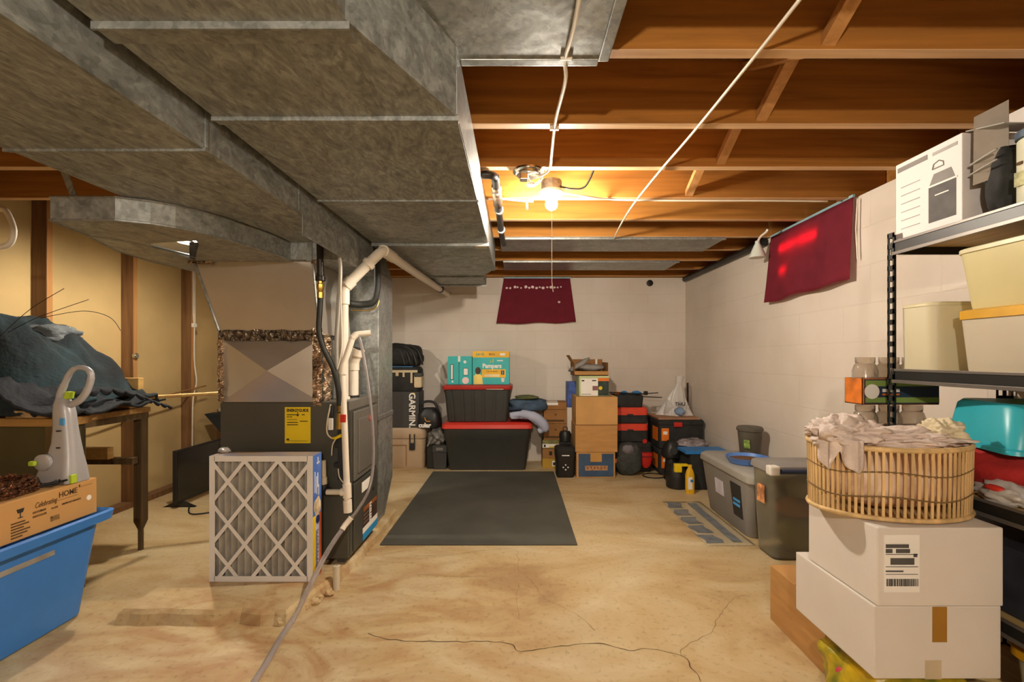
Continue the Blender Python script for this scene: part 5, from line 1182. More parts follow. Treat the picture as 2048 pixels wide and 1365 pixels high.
bm = nb(); slab(bm, [(ox0, oy0, .985), (ox1, oy0, .985), (ox1, oy0 - .03, .955), (ox0, oy0 - .03, .955)], (0, 0, .004)); obj('flap', bm, M_cardb, t)
bm = nb(); slab(bm, [(ox0, oy0 + .02, 1.07), (ox0, oy1, 1.07), (ox0 - .045, oy1, 1.14), (ox0 - .045, oy0 + .02, 1.14)], (.003, 0, .001)); obj('flap', bm, M_cardb, t)
bm = nb(); slab(bm, [(ox1 - .075, oy1 - .03, 1.0), (ox1 - .055, oy1 - .03, 1.0), (ox1 - .055, oy1 - .03, 1.10), (ox1 - .075, oy1 - .03, 1.10)], (0, .004, 0)); obj('paper_strip', bm, M_paper, t)
o = obj('foam_piece', blob(nb(), (.63, 4.56, 1.07), (.12, .05, .030), .3, 2.5, 3, sub=3, rot=.1), mat('grey_foam', '8f8b85', .9, var=.15, bump=.3), smooth=True); tag(o, 'upper crumpled grey foam piece sticking up from the open box', 'foam')
o.rotation_euler = (0, -.55, 0); o.location = (.625, 4.57, 1.02)
o = obj('foam_piece', blob(nb(), (.72, 4.58, 1.02), (.13, .07, .035), .25, 2.5, 5, sub=3), MATS['grey_foam'], smooth=True); tag(o, 'lower grey foam piece lying in the open box', 'foam')

# tool cases stacked right of the cartons
t = thing('tool_bag', 'open black tool bag holding blue gloves, topmost of the tool case stack', 'bag', (1.11, 4.74, .628))
bm = nb(); loft(bm, [(.629, .29, .22, .03), (.72, .31, .24, .04), (.745, .30, .23, .04), (.70, .27, .20, .03)], (1.10, 4.76, 0)); obj('bag_body', bm, M_blackm, t, smooth='auto')
for k, (x, c_) in enumerate(((1.075, 0), (1.20, 0))):
    o = obj('blue_glove', blob(nb(), (x, 4.72, .765), (.035 + .012 * k, .04, .020), .2, 3, k, flat=.747, sub=3), M_blue, smooth=True); tag(o, 'bright blue rolled item in the tool bag, ' + ('left one' if not k else 'right one'), 'glove', 'blue rolls in the tool bag')
o = obj('orange_roll', blob(nb(), (1.01, 4.73, .76), (.03, .03, .018), .2, 3, 4, flat=.746, sub=3), M_orange, smooth=True); tag(o, 'small orange item in the tool bag beside the blue ones', 'tape')
for k, (p, q) in enumerate((((.86, 4.66, .775), (1.285, 4.68, .755)), ((1.24, 4.72, .752), (1.425, 4.75, .762)), ((1.25, 4.70, .728), (1.46, 4.74, .715)))):
    q_ = obj('clamp_bar', T([p, q], .006 if k == 0 else .0045, 6), M_blackm if not k else M_iron)
    tag(q_, ('long dark bar clamp lying across the tool bag', 'thin rod sticking right out of the tool bag, upper', 'thin rod sticking right out of the tool bag, lower')[k], 'clamp')
bm = nb(); bx(bm, 1.26, 1.30, 4.665, 4.69, .745, .785, .006); obj('clamp_head', bm, M_iron, bpy.data.objects['clamp_bar'])
def case(label, x0, x1, z0, z1, split_, mtop, mbot, y0=4.60, y1=4.95):
    t = thing('tool_case', label, 'tool case', ((x0 + x1) / 2, (y0 + y1) / 2, z0), 'stacked tool cases')
    xc, yc, w_, d_ = (x0 + x1) / 2, (y0 + y1) / 2, x1 - x0, y1 - y0
    bm = nb(); loft(bm, [(z0, w_ * .94, d_ * .94, .03), (z0 + .01, w_, d_, .04), (split_ - .002, w_, d_, .04)], (xc, yc, 0)); obj('case_bottom', bm, mbot, t, smooth='auto')
    bm = nb(); loft(bm, [(split_, w_, d_, .04), (z1 - .015, w_, d_, .04), (z1, w_ * .93, d_ * .93, .03)], (xc, yc, 0)); obj('case_top', bm, mtop, t, smooth='auto')
    bm = nb(); bx(bm, xc - .03, xc + .03, y0 - .006, y0 + .004, split_ - .012, split_ + .012, .003); obj('latch', bm, M_black, t)
    return t
M_ro = mat('red_orange_fabric', 'd8432a', .6, var=.08)
case('red topped black tool case right under the open tool bag', .93, 1.285, .472, .627, .555, M_ro, M_blackm)
case('red topped black tool case, second under the open tool bag', .93, 1.290, .290, .470, .405, M_ro, M_blackm)
case('all black tool case at the bottom of the stack, behind the backpack', .93, 1.33, .001, .288, .24, M_blackm, M_blackm)
bm = nb(); lathe(bm, [(.022, 0), (.022, .003)], (1.25, 4.597, .30), 14, 'Y'); o = obj('red_emblem', bm, M_red, bpy.data.objects['tool_case.001'])
t = thing('small_backpack', 'dark grey backpack with mesh pocket on the floor right of the blue printed box', 'backpack', (1.05, 4.48, 0))
obj('pack_body', blob(nb(), (1.065, 4.50, .15), (.125, .085, .155), .12, 2.4, 21, flat=.002, sub=4, power=.75), mat('charcoal_mesh_fabric', '3e403d', .85, var=.2, scale=30, bump=.4), t, smooth=True)
obj('grey_panel', blob(nb(), (1.05, 4.44, .25), (.055, .03, .045), .15, 2.4, 22, sub=3), mat('mauve_grey_fabric', '7d767c', .8), t, smooth=True)
bm = nb(); bx(bm, .93, .945, 4.45, 4.47, .12, .16, .005); obj('orange_tab', bm, M_orange, t)
t = thing('red_pouch', 'red shield shaped pouch on the floor between backpack and tool boxes', 'pouch', (1.27, 4.50, .02))
bm = nb(); loft(bm, [(.055, .04, .04, .015), (.085, .09, .06, .02), (.14, .125, .07, .03), (.185, .13, .075, .03), (.20, .13, .07, .03)], (1.245, 4.55, 0)); obj('pouch_body', bm, M_red, t, smooth='auto')
bm = nb(); bx(bm, 1.18, 1.31, 4.508, 4.52, .165, .17); obj('zip', bm, M_ink, t)
# rolling tool boxes with orange labels
G = 'black tool boxes with orange labels'
for k, (z0, z1, lb) in enumerate(((.001, .24, 'lower black tool box with a striped orange label on its side'), (.242, .52, 'upper black tool box with an orange label, carrying the plastic bag'))):
    t = thing('tool_box', lb, 'tool box', (1.56, 4.72, z0), G)
    M_ = Matrix.Rotation(0, 4, 'Z')
    bm = nb(); loft(bm, [(z0, .40, .40, .02), (z0 + .01, .42, .42, .025), (z1 - .05, .42, .42, .025), (z1 - .045, .44, .44, .03), (z1 - .01, .44, .44, .03), (z1, .42, .42, .03)], (1.575, 4.72, 0)); obj('box_body', bm, M_blackm, t, smooth='auto')
    zz = (z0 + z1) / 2
    P('orange_label', '-X', 4.56, 4.72, zz - .07, zz + .06, 1.363, M_orange, t, .003)
    P('orange_label', '-Y', 1.385, 1.455, zz - .06, zz + .06, 4.508, M_orange, t, .003)
    P('label_text', '-Y', 1.40, 1.44, zz - .0, zz + .03, 4.5045, M_paper, t)
    bm = nb(); bx(bm, 1.50, 1.58, 4.49, 4.512, z1 - .065, z1 - .02, .006); obj('latch', bm, M_red if k else M_black, t)
o = obj('flat_cardboard', B(1.36, 1.76, 4.52, 4.90, .521, .540, .003), mat('pinkish_cardboard', 'a87c5c', .8)); tag(o, 'flat piece of brown cardboard on the upper tool box', 'cardboard')
t = thing('plastic_shopping_bag', 'tall twisted white plastic shopping bag on the tool boxes in the far corner', 'plastic bag', (1.60, 4.72, .541))
M_film = mat('white_plastic_film', 'd9d5cf', .35, var=.08, scale=5, trans=.1)
def bagf(u, v):
    a = u * 2 * PI; r_ = (.098 * max(0, 1 - v * 1.25) ** .9 * (1 + .5 * max(0, math.cos(a * 2 + .4)) * (1 - v)) + .020 + .016 * max(0, v - .75) * 4) * (1 + .42 * noise.noise(Vector((math.cos(a) * 2.6, math.sin(a) * 2.6, v * 1.5))) + .12 * math.sin(a * 7 + v * 3))
    return Vector((1.585 + .05 * v + r_ * math.cos(a), 4.72 + .7 * r_ * math.sin(a), .542 + .39 * v))
obj('bag_film', sheet(nb(), bagf, 48, 20), M_film, t, smooth=True)
text('lettering', 'THU', .05, (1.60, 4.612, .66), '-Y', M_ink, t, bold=.001)
for s_, hx_ in ((1, 1.67), (-1, 1.525)):
    obj('loose_fold', blob(nb(), (hx_, 4.72, .60), (.05, .05, .085), .35, 3, 8 + s_, flat=.541, sub=4, ridges=.3), M_film, t, smooth=True)
bm = nb(); blob(bm, (1.60, 4.62, .59), (.05, .03, .04), .3, 3, 6, sub=3); obj('blue_print', bm, mat('faded_blue_print', '7f97b4', .5, var=.2), t, smooth=True)
o = obj('wood_stake', B(1.735, 1.75, 4.80, 4.815, .56, .86), M_iron); tag(o, 'thin dark stick leaning in the corner behind the plastic bag', 'stick')
o = obj('plastic_wrap', blob(nb(), (1.62, 4.35, .325), (.14, .09, .05), .35, 3.2, 30, sub=4, ridges=.3), mat('shiny_clear_wrap', 'a79c9e', .15, trans=.3, var=.3, scale=12, spec=.9), smooth=True); tag(o, 'shiny crumpled plastic wrap between tool boxes and grey tote', 'plastic wrap')
o = obj('wrap_support', B(1.48, 1.79, 4.22, 4.46, 0, .285, .01), M_blackm); tag(o, 'black box beneath the shiny plastic wrap', 'box')
o = obj('blue_board', B(1.43, 1.80, 3.98, 4.20, .30, .325, .004), M_blue); tag(o, 'flat bright blue lid behind the far end of the grey tote', 'lid')
o = obj('board_support', B(1.47, 1.80, 3.98, 4.19, 0, .299, .006), M_blackm); tag(o, 'black box under the flat blue lid', 'box')
t = thing('shop_light', 'black portable work lamp with a round grey lens standing before the tool boxes', 'work lamp', (1.40, 4.25, 0))
bm = nb(); lathe(bm, [(.07, .20), (.085, .21), (.09, .25), (.07, .30), (.055, .34), (.03, .36)], (1.42, 4.33, 0), 20); obj('lamp_head', bm, M_black, t, smooth='auto')
bm = nb(); lathe(bm, [(.035, 0), (.032, -.012)], (1.415, 4.245, .275), 20, 'Y'); obj('lens', bm, M_dgrey, t, smooth='auto')
bm = nb(); lathe(bm, [(.06, 0), (.07, .01), (.06, .10), (.05, .2)], (1.42, 4.33, 0), 18); obj('lamp_base', bm, M_black, t, smooth='auto')
t = thing('wet_vacuum', 'small black round vacuum with a yellow handle block beside the grey tote', 'vacuum', (1.42, 4.05, 0))
bm = nb(); lathe(bm, [(.075, 0), (.09, .01), (.095, .10), (.09, .16), (.06, .20), (.02, .21)], (1.38, 4.06, 0), 22); obj('drum', bm, M_black, t, smooth='auto')
bm = nb(); bx(bm, 1.325, 1.385, 3.945, 3.985, .155, .215, .006); bx(bm, 1.325, 1.435, 3.945, 3.985, .205, .225, .005); obj('yellow_handle', bm, M_yellow, t)
t = thing('spray_bottle', 'yellow and white bottle standing at the far corner of the grey tote', 'bottle', (1.42, 3.86, 0))
bm = nb(); loft(bm, [(0, .065, .05, .015), (.01, .07, .055, .02), (.15, .07, .055, .02), (.19, .05, .04, .015), (.21, .03, .03, .01), (.235, .03, .03, .01)], (1.425, 3.88, 0)); obj('bottle_body', bm, mat('bottle_yellow', 'e3b11e', .4, var=.05), t, smooth='auto')
P('label', '-Y', 1.40, 1.435, .04, .14, 3.852, M_paper, t); bm = nb(); lathe(bm, [(.012, 0), (.012, .002)], (1.43, 3.8485, .11), 12, 'Y'); obj('blue_dot', bm, M_blue, t)
o = obj('black_cable_loop', T([(1.17 + .10 * math.cos(a * PI / 8) + .02, 4.44 + .10 * math.sin(a * PI / 8) * .9, .006) for a in range(17)], .005, 6, True), M_iron, smooth=True)
o.location.x += .10; tag(o, 'loop of dark cable on the floor in front of the tool boxes', 'cable')

# ================================================================== RIGHT WALL TOTES
M_gt = mat('warm_grey_tote', '85807a', .5, var=.04)
t = thing('storage_tote', 'long grey storage tote with a light grey lid along the right wall', 'storage tote', (1.60, 3.2, 0))
bm = nb(); loft(bm, [(0, .34, .60, .04), (.01, .35, .62, .05), (.36, .41, .76, .05)], (1.605, 3.215, 0)); obj('tub', bm, M_gt, t, smooth='auto')
bm = nb(); loft(bm, [(.355, .43, .79, .05), (.36, .435, .80, .06), (.395, .43, .79, .06), (.41, .40, .75, .06), (.412, .38, .73, .05)], (1.605, 3.215, 0)); obj('lid', bm, M_greyl, t, smooth='auto')
bm = nb(); slab(bm, [(1.418, 2.96, .10), (1.418, 3.08, .10), (1.400, 3.10, .31), (1.400, 2.96, .31)], (.02, 0, 0)); obj('side_label', bm, M_ink, t, label='black label with blue lettering')
for z_ in (.170, .198): P('blue_print', '-X', 2.975, 3.065, z_, z_ + .016, 1.4085, mat('bright_blue_print', '4aa3e6', .5), t, .002)
bm = nb(); slab(bm, [(1.410, 3.22, .17), (1.410, 3.34, .17), (1.402, 3.34, .27), (1.402, 3.22, .27)], (.012, 0, 0)); obj('sticker', bm, mat('lilac_white_print', 'cfc9d2', .6), t)
t = thing('blue_dish', 'blue plastic dish with a brown inside on the grey tote lid', 'dish', (1.54, 3.14, .413))
bm = nb(); lathe(bm, [(.10, 0), (.115, .004), (.135, .04), (.138, .043), (.13, .043), (.112, .012)], (1.545, 3.16, .413), 30); obj('dish_body', bm, mat('periwinkle_plastic', '5a86cf', .4), t, smooth='auto')
bm = nb(); lathe(bm, [(.112, .0), (.12, .006)], (1.545, 3.16, .430), 26); obj('brown_fill', bm, mat('brown_kibble', '6e4c2c', .9, var=.3, scale=50, bump=.6), t)
t = thing('plant_pot', 'small olive grey bucket with a green label at the back of the grey tote lid', 'bucket', (1.69, 3.42, .413))
bm = nb(); lathe(bm, [(.062, .0), (.066, .005), (.082, .175), (.09, .178), (.09, .195), (.082, .205), (.06, .207)], (1.69, 3.42, .413), 24); obj('bucket_body', bm, mat('olive_grey_plastic', '5b5549', .55), t, smooth='auto')
bm = nb(); slab(bm, [(1.625, 3.37, .47), (1.655, 3.345, .47), (1.65, 3.342, .53), (1.620, 3.367, .53)], (.004, .004, 0)); obj('label', bm, mat('green_white_print', '8fae4e', .6, var=.4, scale=40), t)
# clear tote with navy lid
M_clear = mat('cloudy_clear_plastic', 'eeead8', .22, trans=.92, var=.03, spec=.5)
t = thing('clear_tote', 'clear plastic tote with a navy handled lid, nearest tote on the right wall', 'storage tote', (1.60, 2.6, 0))
bm = nb(); loft(bm, [(0, .35, .17, .03), (.01, .37, .19, .04), (.49, .42, .22, .04), (.485, .41, .21, .04), (.015, .36, .18, .035)], (1.60, 2.69, 0)); obj('tub', bm, M_clear, t, smooth='auto')
bm = nb(); loft(bm, [(.485, .44, .24, .04), (.49, .45, .25, .05), (.52, .44, .24, .05), (.525, .42, .22, .04)], (1.60, 2.69, 0)); obj('lid', bm, mat('grey_lilac_lid', '8f8a86', .45, var=.03), t, smooth='auto')
bm = nb(); tube(bm, [(1.43, 2.552, .50), (1.80, 2.552, .50)], .014, 12); obj('navy_handle', bm, mat('navy_plastic', '1d2c4a', .35), t, smooth='auto', label='navy blue handle')
bm = nb(); bx(bm, 1.370, 1.425, 2.545, 2.60, .478, .53, .01); obj('handle_hinge', bm, M_white, t)
P('side_label', '-X', 2.64, 2.72, .30, .40, 1.388, mat('orange_white_label', 'c88a5a', .6, var=.5, scale=30), t, .003)
for k, (x, z, rx, rz, c_, nm) in enumerate(((1.64, .12, .14, .10, 'olive_folded_cloth', '6f6f3a'), (1.62, .27, .15, .055, 'rust_cloth', '9a6a3c'), (1.66, .38, .12, .07, 'sage_cloth', '9da08a'))):
    o = obj('folded_cloth', blob(nb(), (x, 2.69, z), (rx, .072, rz), .15, 2.5, 40 + k, sub=3, power=.8), mat(c_, nm, .9, var=.15, bump=.3), smooth=True); tag(o, ('folded olive cloth at the bottom inside the clear tote', 'rust coloured cloth in the middle of the clear tote', 'pale sage cloth near the top inside the clear tote')[k], 'cloth')

# ================================================================== NEAR RIGHT: CARTONS AND HAMPER
t = thing('moving_box', 'low brown cardboard box on the floor under the stacked white cartons', 'box', (1.3, 1.85, 0))
obj('carton_body', B(1.085, 1.36, 1.66, 2.02, 0, .232, .004), M_cardb, t)
P('top_seam', '+Z', 1.085, 1.36, 1.837, 1.843, .232, M_cardb_d, t)
t = thing('yellow_sack', 'yellow printed sack with a red emblem on the floor under the lower white carton', 'sack', (1.15, 1.46, 0))
M_sack = mat('yellow_sack_plastic', 'd5b318', .35, var=.3, scale=14, col2='5e6a1e', spec=.6)
obj('sack_body', blob(nb(), (1.17, 1.47, .112), (.175, .165, .118), .16, 2.8, 51, flat=.002, sub=5, power=.75), M_sack, t, smooth=True)
bm = nb(); blob(bm, (1.008, 1.46, .12), (.006, .035, .035), .1, 3, 2, sub=3); obj('emblem', bm, mat('pink_red_print', 'd4475a', .5), t, smooth=True)
for nm, lb, x0, x1, yy0, yy1, z0, z1 in (('white_carton', 'lower white carton with brown packing tape, under the labelled white one', .985, 1.335, 1.30, 1.665, .233, .434), ('white_carton', 'upper white carton with a shipping label, under the bamboo hamper', .990, 1.336, 1.295, 1.60, .436, .652)):
    t = thing(nm, lb, 'carton', ((x0 + x1) / 2, (yy0 + yy1) / 2, z0), 'stacked white cartons')
    obj('carton_body', B(x0, x1, yy0, yy1, z0, z1, .004), M_whitec, t)
    if z0 < .3:
        P('packing_tape', '-Y', 1.145, 1.185, .335, z1 - .002, yy0, M_kraft, t, .001, 'glossy brown tape strip'); P('faint_tape', '-Y', 1.125, 1.17, z0, .285, yy0, mat('faint_tape', 'd0bfa0', .5), t, .001)
    else:
        P('shipping_label', '-Y', 1.008, 1.105, .475, .632, yy0, M_paper, t)
        for (a, b_, c_, d_) in ((1.012, 1.075, .597, .607), (1.012, 1.03, .583, .594), (1.04, 1.078, .583, .594), (1.012, 1.10, .5785, .580), (1.088, 1.098, .572, .581), (1.025, 1.09, .551, .569), (1.012, 1.10, .5445, .546), (1.012, 1.10, .524, .5252), (1.012, 1.06, .531, .535)):
            P('print', '-Y', a, b_, c_, d_, yy0 - .001, mat('grey_ink', '55524f', .8), t)
        rnd = random.Random(3)
        x = 1.014
        while x < 1.10:
            w_ = rnd.choice((.0012, .002, .003)); P('barcode_bar', '-Y', x, x + w_, .492, .512, yy0 - .001, M_ink, t); x += w_ + rnd.choice((.0015, .0025))
# bamboo hamper
M_bam = mat('bamboo', 'd8b57c', .55, var=.2, scale=25, stretch=(1, 1, .2))
t = thing('bamboo_basket', 'oval bamboo slat basket filled with cloths on the white cartons', 'basket', (1.15, 1.47, .653))
hx, hy, ha, hb, hz0, hz1 = 1.15, 1.468, .222, .150, .654, .858
N_ = 78
for k in range(N_):
    a = 2 * PI * k / N_; w_ = .0036
    bm = nb(); c_ = Vector((hx + ha * math.cos(a), hy + hb * math.sin(a), 0)); tg = Vector((-ha * math.sin(a), hb * math.cos(a), 0)).normalized(); nn = Vector((tg.y, -tg.x, 0))
    slab(bm, [c_ - tg * w_ + Vector((0, 0, hz0 + .004)), c_ + tg * w_ + Vector((0, 0, hz0 + .004)), c_ + tg * w_ + nn * .004 + Vector((0, 0, hz1 - .004)), c_ - tg * w_ + nn * .004 + Vector((0, 0, hz1 - .004))], nn * .003)
    obj('slat', bm, M_bam, t)
def oval(z, dr=0): return [(hx + (ha + dr) * math.cos(2 * PI * k / 60), hy + (hb + dr) * math.sin(2 * PI * k / 60), z) for k in range(60)]
for z, r_ in ((hz1, .008), (hz0 + .008, .007)): obj('rim', tube(nb(), oval(z, .003), r_, 8, closed=True), M_bam, t, smooth=True)
for z in (.72, .79): obj('weave_band', tube(nb(), [(p[0], p[1], p[2] + .006 * math.sin(i * .5)) for i, p in enumerate(oval(z, .005))], .0022, 6, closed=True), mat('dark_weave', '7a6036', .7), t, smooth=True)
bm = nb(); lathe(bm, [(.21, 0), (.21, .004)], (hx, hy, hz0 + .002), 40, sy=.67); obj('base', bm, M_bam, t)
o = obj('basket_cloth', blob(nb(), (hx, hy, .765), (.212, .141, .10), .05, 2.5, 60, flat=.664, sub=5, power=.8), mat('printed_pinkish_cloth', 'e0c9b4', .9, var=.3, scale=14, bump=.3, col2='b98a6c'), smooth=True); tag(o, 'pinkish printed cloth filling the inside of the bamboo basket', 'cloth')
M_towel = mat('pale_pink_towel', 'dccbc0', .95, var=.12, scale=10, bump=.5, bscale=90)
for k, (p, rd, rt, lb) in enumerate((((1.01, 1.46, .890), (.105, .085, .045), .3, 'pale pink towel bunched over the left of the basket'), ((1.17, 1.46, .872), (.17, .09, .026), -.1, 'flat pale towel across the middle of the basket'), ((1.315, 1.46, .885), (.05, .05, .038), 0, 'cream curled towel end at the right of the basket'))):
    o = obj('towel', blob(nb(), p, rd, .38, 3.2, 70 + k, sub=5, rot=rt, ridges=.45), M_towel if k < 2 else mat('cream_towel', 'd9cbaa', .95, var=.15, bump=.4), smooth=True); tag(o, lb, 'towel', 'towels on the basket')
def fringe(u, v):
    a = R(192 + 36 * u); dr = .012 + .006 * math.sin(u * 20)
    return Vector((hx + (ha + dr) * math.cos(a), hy + (hb + dr) * math.sin(a), .880 - .095 * v * (.35 + .65 * abs(math.sin(u * 5.2 + .4 + noise.noise(Vector((u * 3, 1, 1))))))))
obj('hanging_corner', sheet(nb(), fringe, 30, 12, .006), M_towel, bpy.data.objects['towel'], smooth=True)

# jars on a box beyond the rack
o = obj('jar_box', B(1.365, 1.62, 1.79, 2.0, 0, .753, .004), M_cardb_d); tag(o, 'tall brown carton hidden behind the basket, carrying the jar packs', 'carton')
M_glass = mat('jar_glass', 'e6ddd0', .06, trans=.85, var=0, spec=.6)
M_amb = mat('amber_card', 'c46a1e', .5, var=.3, scale=15)
M_navy = mat('navy_band', '2c3c52', .5, var=.1); M_green = mat('jar_green', '8aa553', .5, var=.15)
def jarpack(z, label):
    t = thing('jar_pack', label, 'jar pack', (1.455, 1.835, z), 'packs of glass jars')
    for i in range(3):
        x, y = 1.355 + i * .092, 1.835
        bm = nb(); lathe(bm, [(.036, .0), (.042, .006), (.043, .125), (.036, .146), (.031, .152), (.033, .155), (.033, .176), (.030, .176), (.029, .155), (.033, .145), (.039, .125), (.038, .01)], (x, y, z + .004), 24); obj('glass_jar', bm, M_glass, t, smooth='auto')
    y0, y1, x0, x1 = 1.788, 1.882, 1.309, 1.60
    bm = nb(); bx(bm, x0, x1, y0, y0 + .002, z, z + .10); bx(bm, x0, x1, y1 - .002, y1, z, z + .10); bx(bm, x0, x0 + .002, y0, y1, z, z + .10); bx(bm, x1 - .002, x1, y0, y1, z, z + .10); bx(bm, x0, x1, y0, y1, z, z + .003)
    obj('sleeve', bm, M_amb, t)
    P('navy_band', '-Y', x0 + .008, x1, z + .004, z + .096, y0, M_navy, t); P('green_band', '-Y', x0 + .012, x1, z + .070, z + .092, y0 - .001, M_green, t); P('green_band', '-Y', x0 + .012, x1, z + .008, z + .028, y0 - .001, M_green, t)
    P('white_strip', '-Y', 1.385, 1.45, z + .048, z + .060, y0 - .001, M_paper, t); P('orange_strip', '-Y', 1.385, 1.45, z + .036, z + .042, y0 - .001, M_orange, t)
    bm = nb(); lathe(bm, [(.028, 0), (.028, .002)], (1.345, y0 - .003, z + .05), 20, 'Y'); obj('round_mark', bm, M_paper, t)
jarpack(.755, 'lower pack of glass jars in a green and navy sleeve, mostly hidden by the basket')
jarpack(.940, 'upper pack of glass jars in an orange, green and navy sleeve beside the rack post')

# ================================================================== METAL RACK
M_rack = mat('black_rack_steel', '2a2a28', .4, .4, .08, 10)
M_rackg = mat('grey_lit_rack_steel', '6f6861', .4, .4, .05, 10)  # greyer copy of the rack steel, light on the beam lips put into colour
M_osb = wood_mat('pressed_board', 'a58a55', 'c2a56c', 'Y')
RX0, RX1, RY0, RY1 = 1.38, 1.815, .55, 1.755
SH = [1.540, 1.072, .694, .372, .06]
rack = t = thing('storage_rack', 'black metal storage rack with slotted posts along the right wall', 'rack', (1.6, 1.15, 0))
def post(x, y, sx_, sy_):
    bm = nb()
    bx(bm, x, x + sx_ * .030, y - .0015, y + .0015, 0, .01)
    for a in (0, .024):
        bx(bm, x + sx_ * a, x + sx_ * (a + .007), y - .0015, y + .0015, 0, 1.575)
    z = 0
    while z < 1.57:
        bx(bm, x + sx_ * .006, x + sx_ * .025, y - .0015, y + .0015, z, z + .018); z += .040
    for a in (0, .024): bx(bm, x - .0015, x + .0015, y + sy_ * a, y + sy_ * (a + .006), 0, 1.575)
    z = 0
    while z < 1.57:
        bx(bm, x - .0015, x + .0015, y, y + sy_ * .030, z, z + .018); z += .040
    return bm
for x, sx_ in ((RX0, 1), (RX1, -1)):
    for y, sy_ in ((RY0, 1), (RY1, -1)): obj('post', post(x, y, sx_, sy_), M_rack, t)
for z in SH:
    for x in (RX0 + .002, RX1 - .008):
        bm = nb(); bx(bm, x, x + .006, RY0 + .01, RY1 - .01, z - .040, z + .004, .001); b_ = obj('long_beam', bm, M_rack, t)
        if x < 1.5:
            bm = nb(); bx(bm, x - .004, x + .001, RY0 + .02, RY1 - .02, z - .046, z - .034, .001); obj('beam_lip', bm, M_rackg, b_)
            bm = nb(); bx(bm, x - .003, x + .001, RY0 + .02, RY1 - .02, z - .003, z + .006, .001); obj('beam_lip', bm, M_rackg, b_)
    for y in (RY0 + .002, RY1 - .010):
        bm = nb(); bx(bm, RX0 + .01, RX1 - .01, y, y + .006, z - .040, z + .004, .001); obj('end_beam', bm, M_rack, t)
    obj('shelf_board', B(RX0 + .01, RX1 - .01, RY0 + .012, RY1 - .012, z - .012, z), M_osb, t)

# ---- top shelf
z = SH[0] + .001
t = thing('slow_cooker_box', 'white slow cooker carton with a grey drawing of the cooker on the top shelf', 'box', (1.5, 1.62, z))
obj('carton_body', B(1.402, 1.58, 1.485, 1.745, z, 1.828, .003), mat('bright_white_carton', 'e6e0dc', .6, var=.02), t)
xf = 1.402
bm = nb(); bx(bm, xf - .001, xf + .0004, 1.505, 1.605, 1.575, 1.700, .0); obj('cooker_drawing', bm, mat('dark_grey_drawing', '45403c', .6, var=.2, scale=20), t)
bm = nb(); slab(bm, [(xf, 1.508, 1.70), (xf, 1.602, 1.70), (xf, 1.585, 1.735), (xf, 1.522, 1.735)], (-.001, 0, 0)); obj('lid_drawing', bm, mat('mid_grey_drawing', '85807c', .6), t)
bm = nb(); bx(bm, xf - .002, xf, 1.50, 1.61, 1.694, 1.700); bx(bm, xf - .002, xf, 1.53, 1.58, 1.66, 1.664); obj('highlight_line', bm, M_paper, t)
bm = nb(); tube(bm, [(xf - .001, 1.59, 1.752), (xf - .001, 1.585, 1.768), (xf - .001, 1.565, 1.774), (xf - .001, 1.55, 1.765), (xf - .001, 1.548, 1.752), (xf - .001, 1.59, 1.752)], .002, 6); obj('knob_drawing', bm, mat('mid_grey_drawing', '85807c', .6), t)
P('banner', '-X', 1.61, 1.735, 1.795, 1.812, xf, mat('mid_grey_drawing', '85807c', .6), t); P('banner', '-X', 1.50, 1.59, 1.797, 1.808, xf, mat('pale_grey_print', 'aaa5a2', .6), t)
for k in range(6): P('print_line', '-X', 1.64, 1.72, 1.585 + k * .03, 1.588 + k * .03, xf, mat('pale_grey_print', 'aaa5a2', .6), t)
bm = nb(); slab(bm, [(1.41, 1.482, 1.828), (1.57, 1.482, 1.828), (1.575, 1.37, 1.80), (1.415, 1.37, 1.80)], (0, 0, .003))
obj('open_flap', bm, M_greyl, t)
bm = nb(); slab(bm, [(1.410, 1.455, 1.86), (1.46, 1.40, 1.885), (1.455, 1.395, 1.665), (1.402, 1.45, 1.648)], (.003, .002, 0)); obj('hanging_flap', bm, mat('taupe_card_inside', 'a3988a', .7, var=.12, scale=8), t)
t = thing('black_tote_bag', 'dark bag with pale trim between the slow cooker carton and the pale tin', 'bag', (1.48, 1.36, z))
obj('bag_body', blob(nb(), (1.50, 1.415, 1.645), (.08, .044, .110), .12, 2.4, 80, flat=z + .001, sub=4, power=.75), M_blackm, t, smooth=True)
obj('pale_trim', T([(1.405, 1.46, 1.715), (1.40, 1.42, 1.72), (1.405, 1.38, 1.73)], .004, 6, True), M_greyl, t, smooth=True)
obj('pale_trim', T([(1.405, 1.46, 1.685), (1.40, 1.42, 1.69), (1.405, 1.38, 1.70)], .003, 6, True), M_greyl, t, smooth=True)
t = thing('pale_tin', 'pale green tin with brown lettering at the right edge of the top shelf', 'tin', (1.49, 1.22, z))
bm = nb(); loft(bm, [(z, .15, .16, .04), (z + .003, .16, .17, .05), (1.73, .16, .17, .05), (1.735, .15, .16, .05)], (1.49, 1.275, 0)); obj('tin_body', bm, mat('pale_sage_enamel', 'd0cfb4', .5, var=.08, scale=12), t, smooth='auto')
obj('tin_lid', loft(nb(), [(1.735, .165, .175, .05), (1.755, .165, .175, .05), (1.765, .14, .15, .05)], (1.49, 1.275, 0)), mat('steel_blue_lid', '40566b', .5), t, smooth='auto', label='blue lid')
bm = nb()
for k in range(3): bx(bm, 1.408, 1.411, 1.265 + k * .025, 1.28 + k * .025, 1.66, 1.668)
obj('lettering', bm, M_inkb, t)
bm = nb(); bx(bm, 1.407, 1.411, 1.22, 1.335, 1.60, 1.64); obj('leaf_band', bm, mat('sage_yellow_print', 'b7b580', .6, var=.3, scale=40), t)
t = thing('open_box', 'open brown cardboard box at the wall side of the top shelf', 'box', (1.7, 1.35, z))
bm = nb()
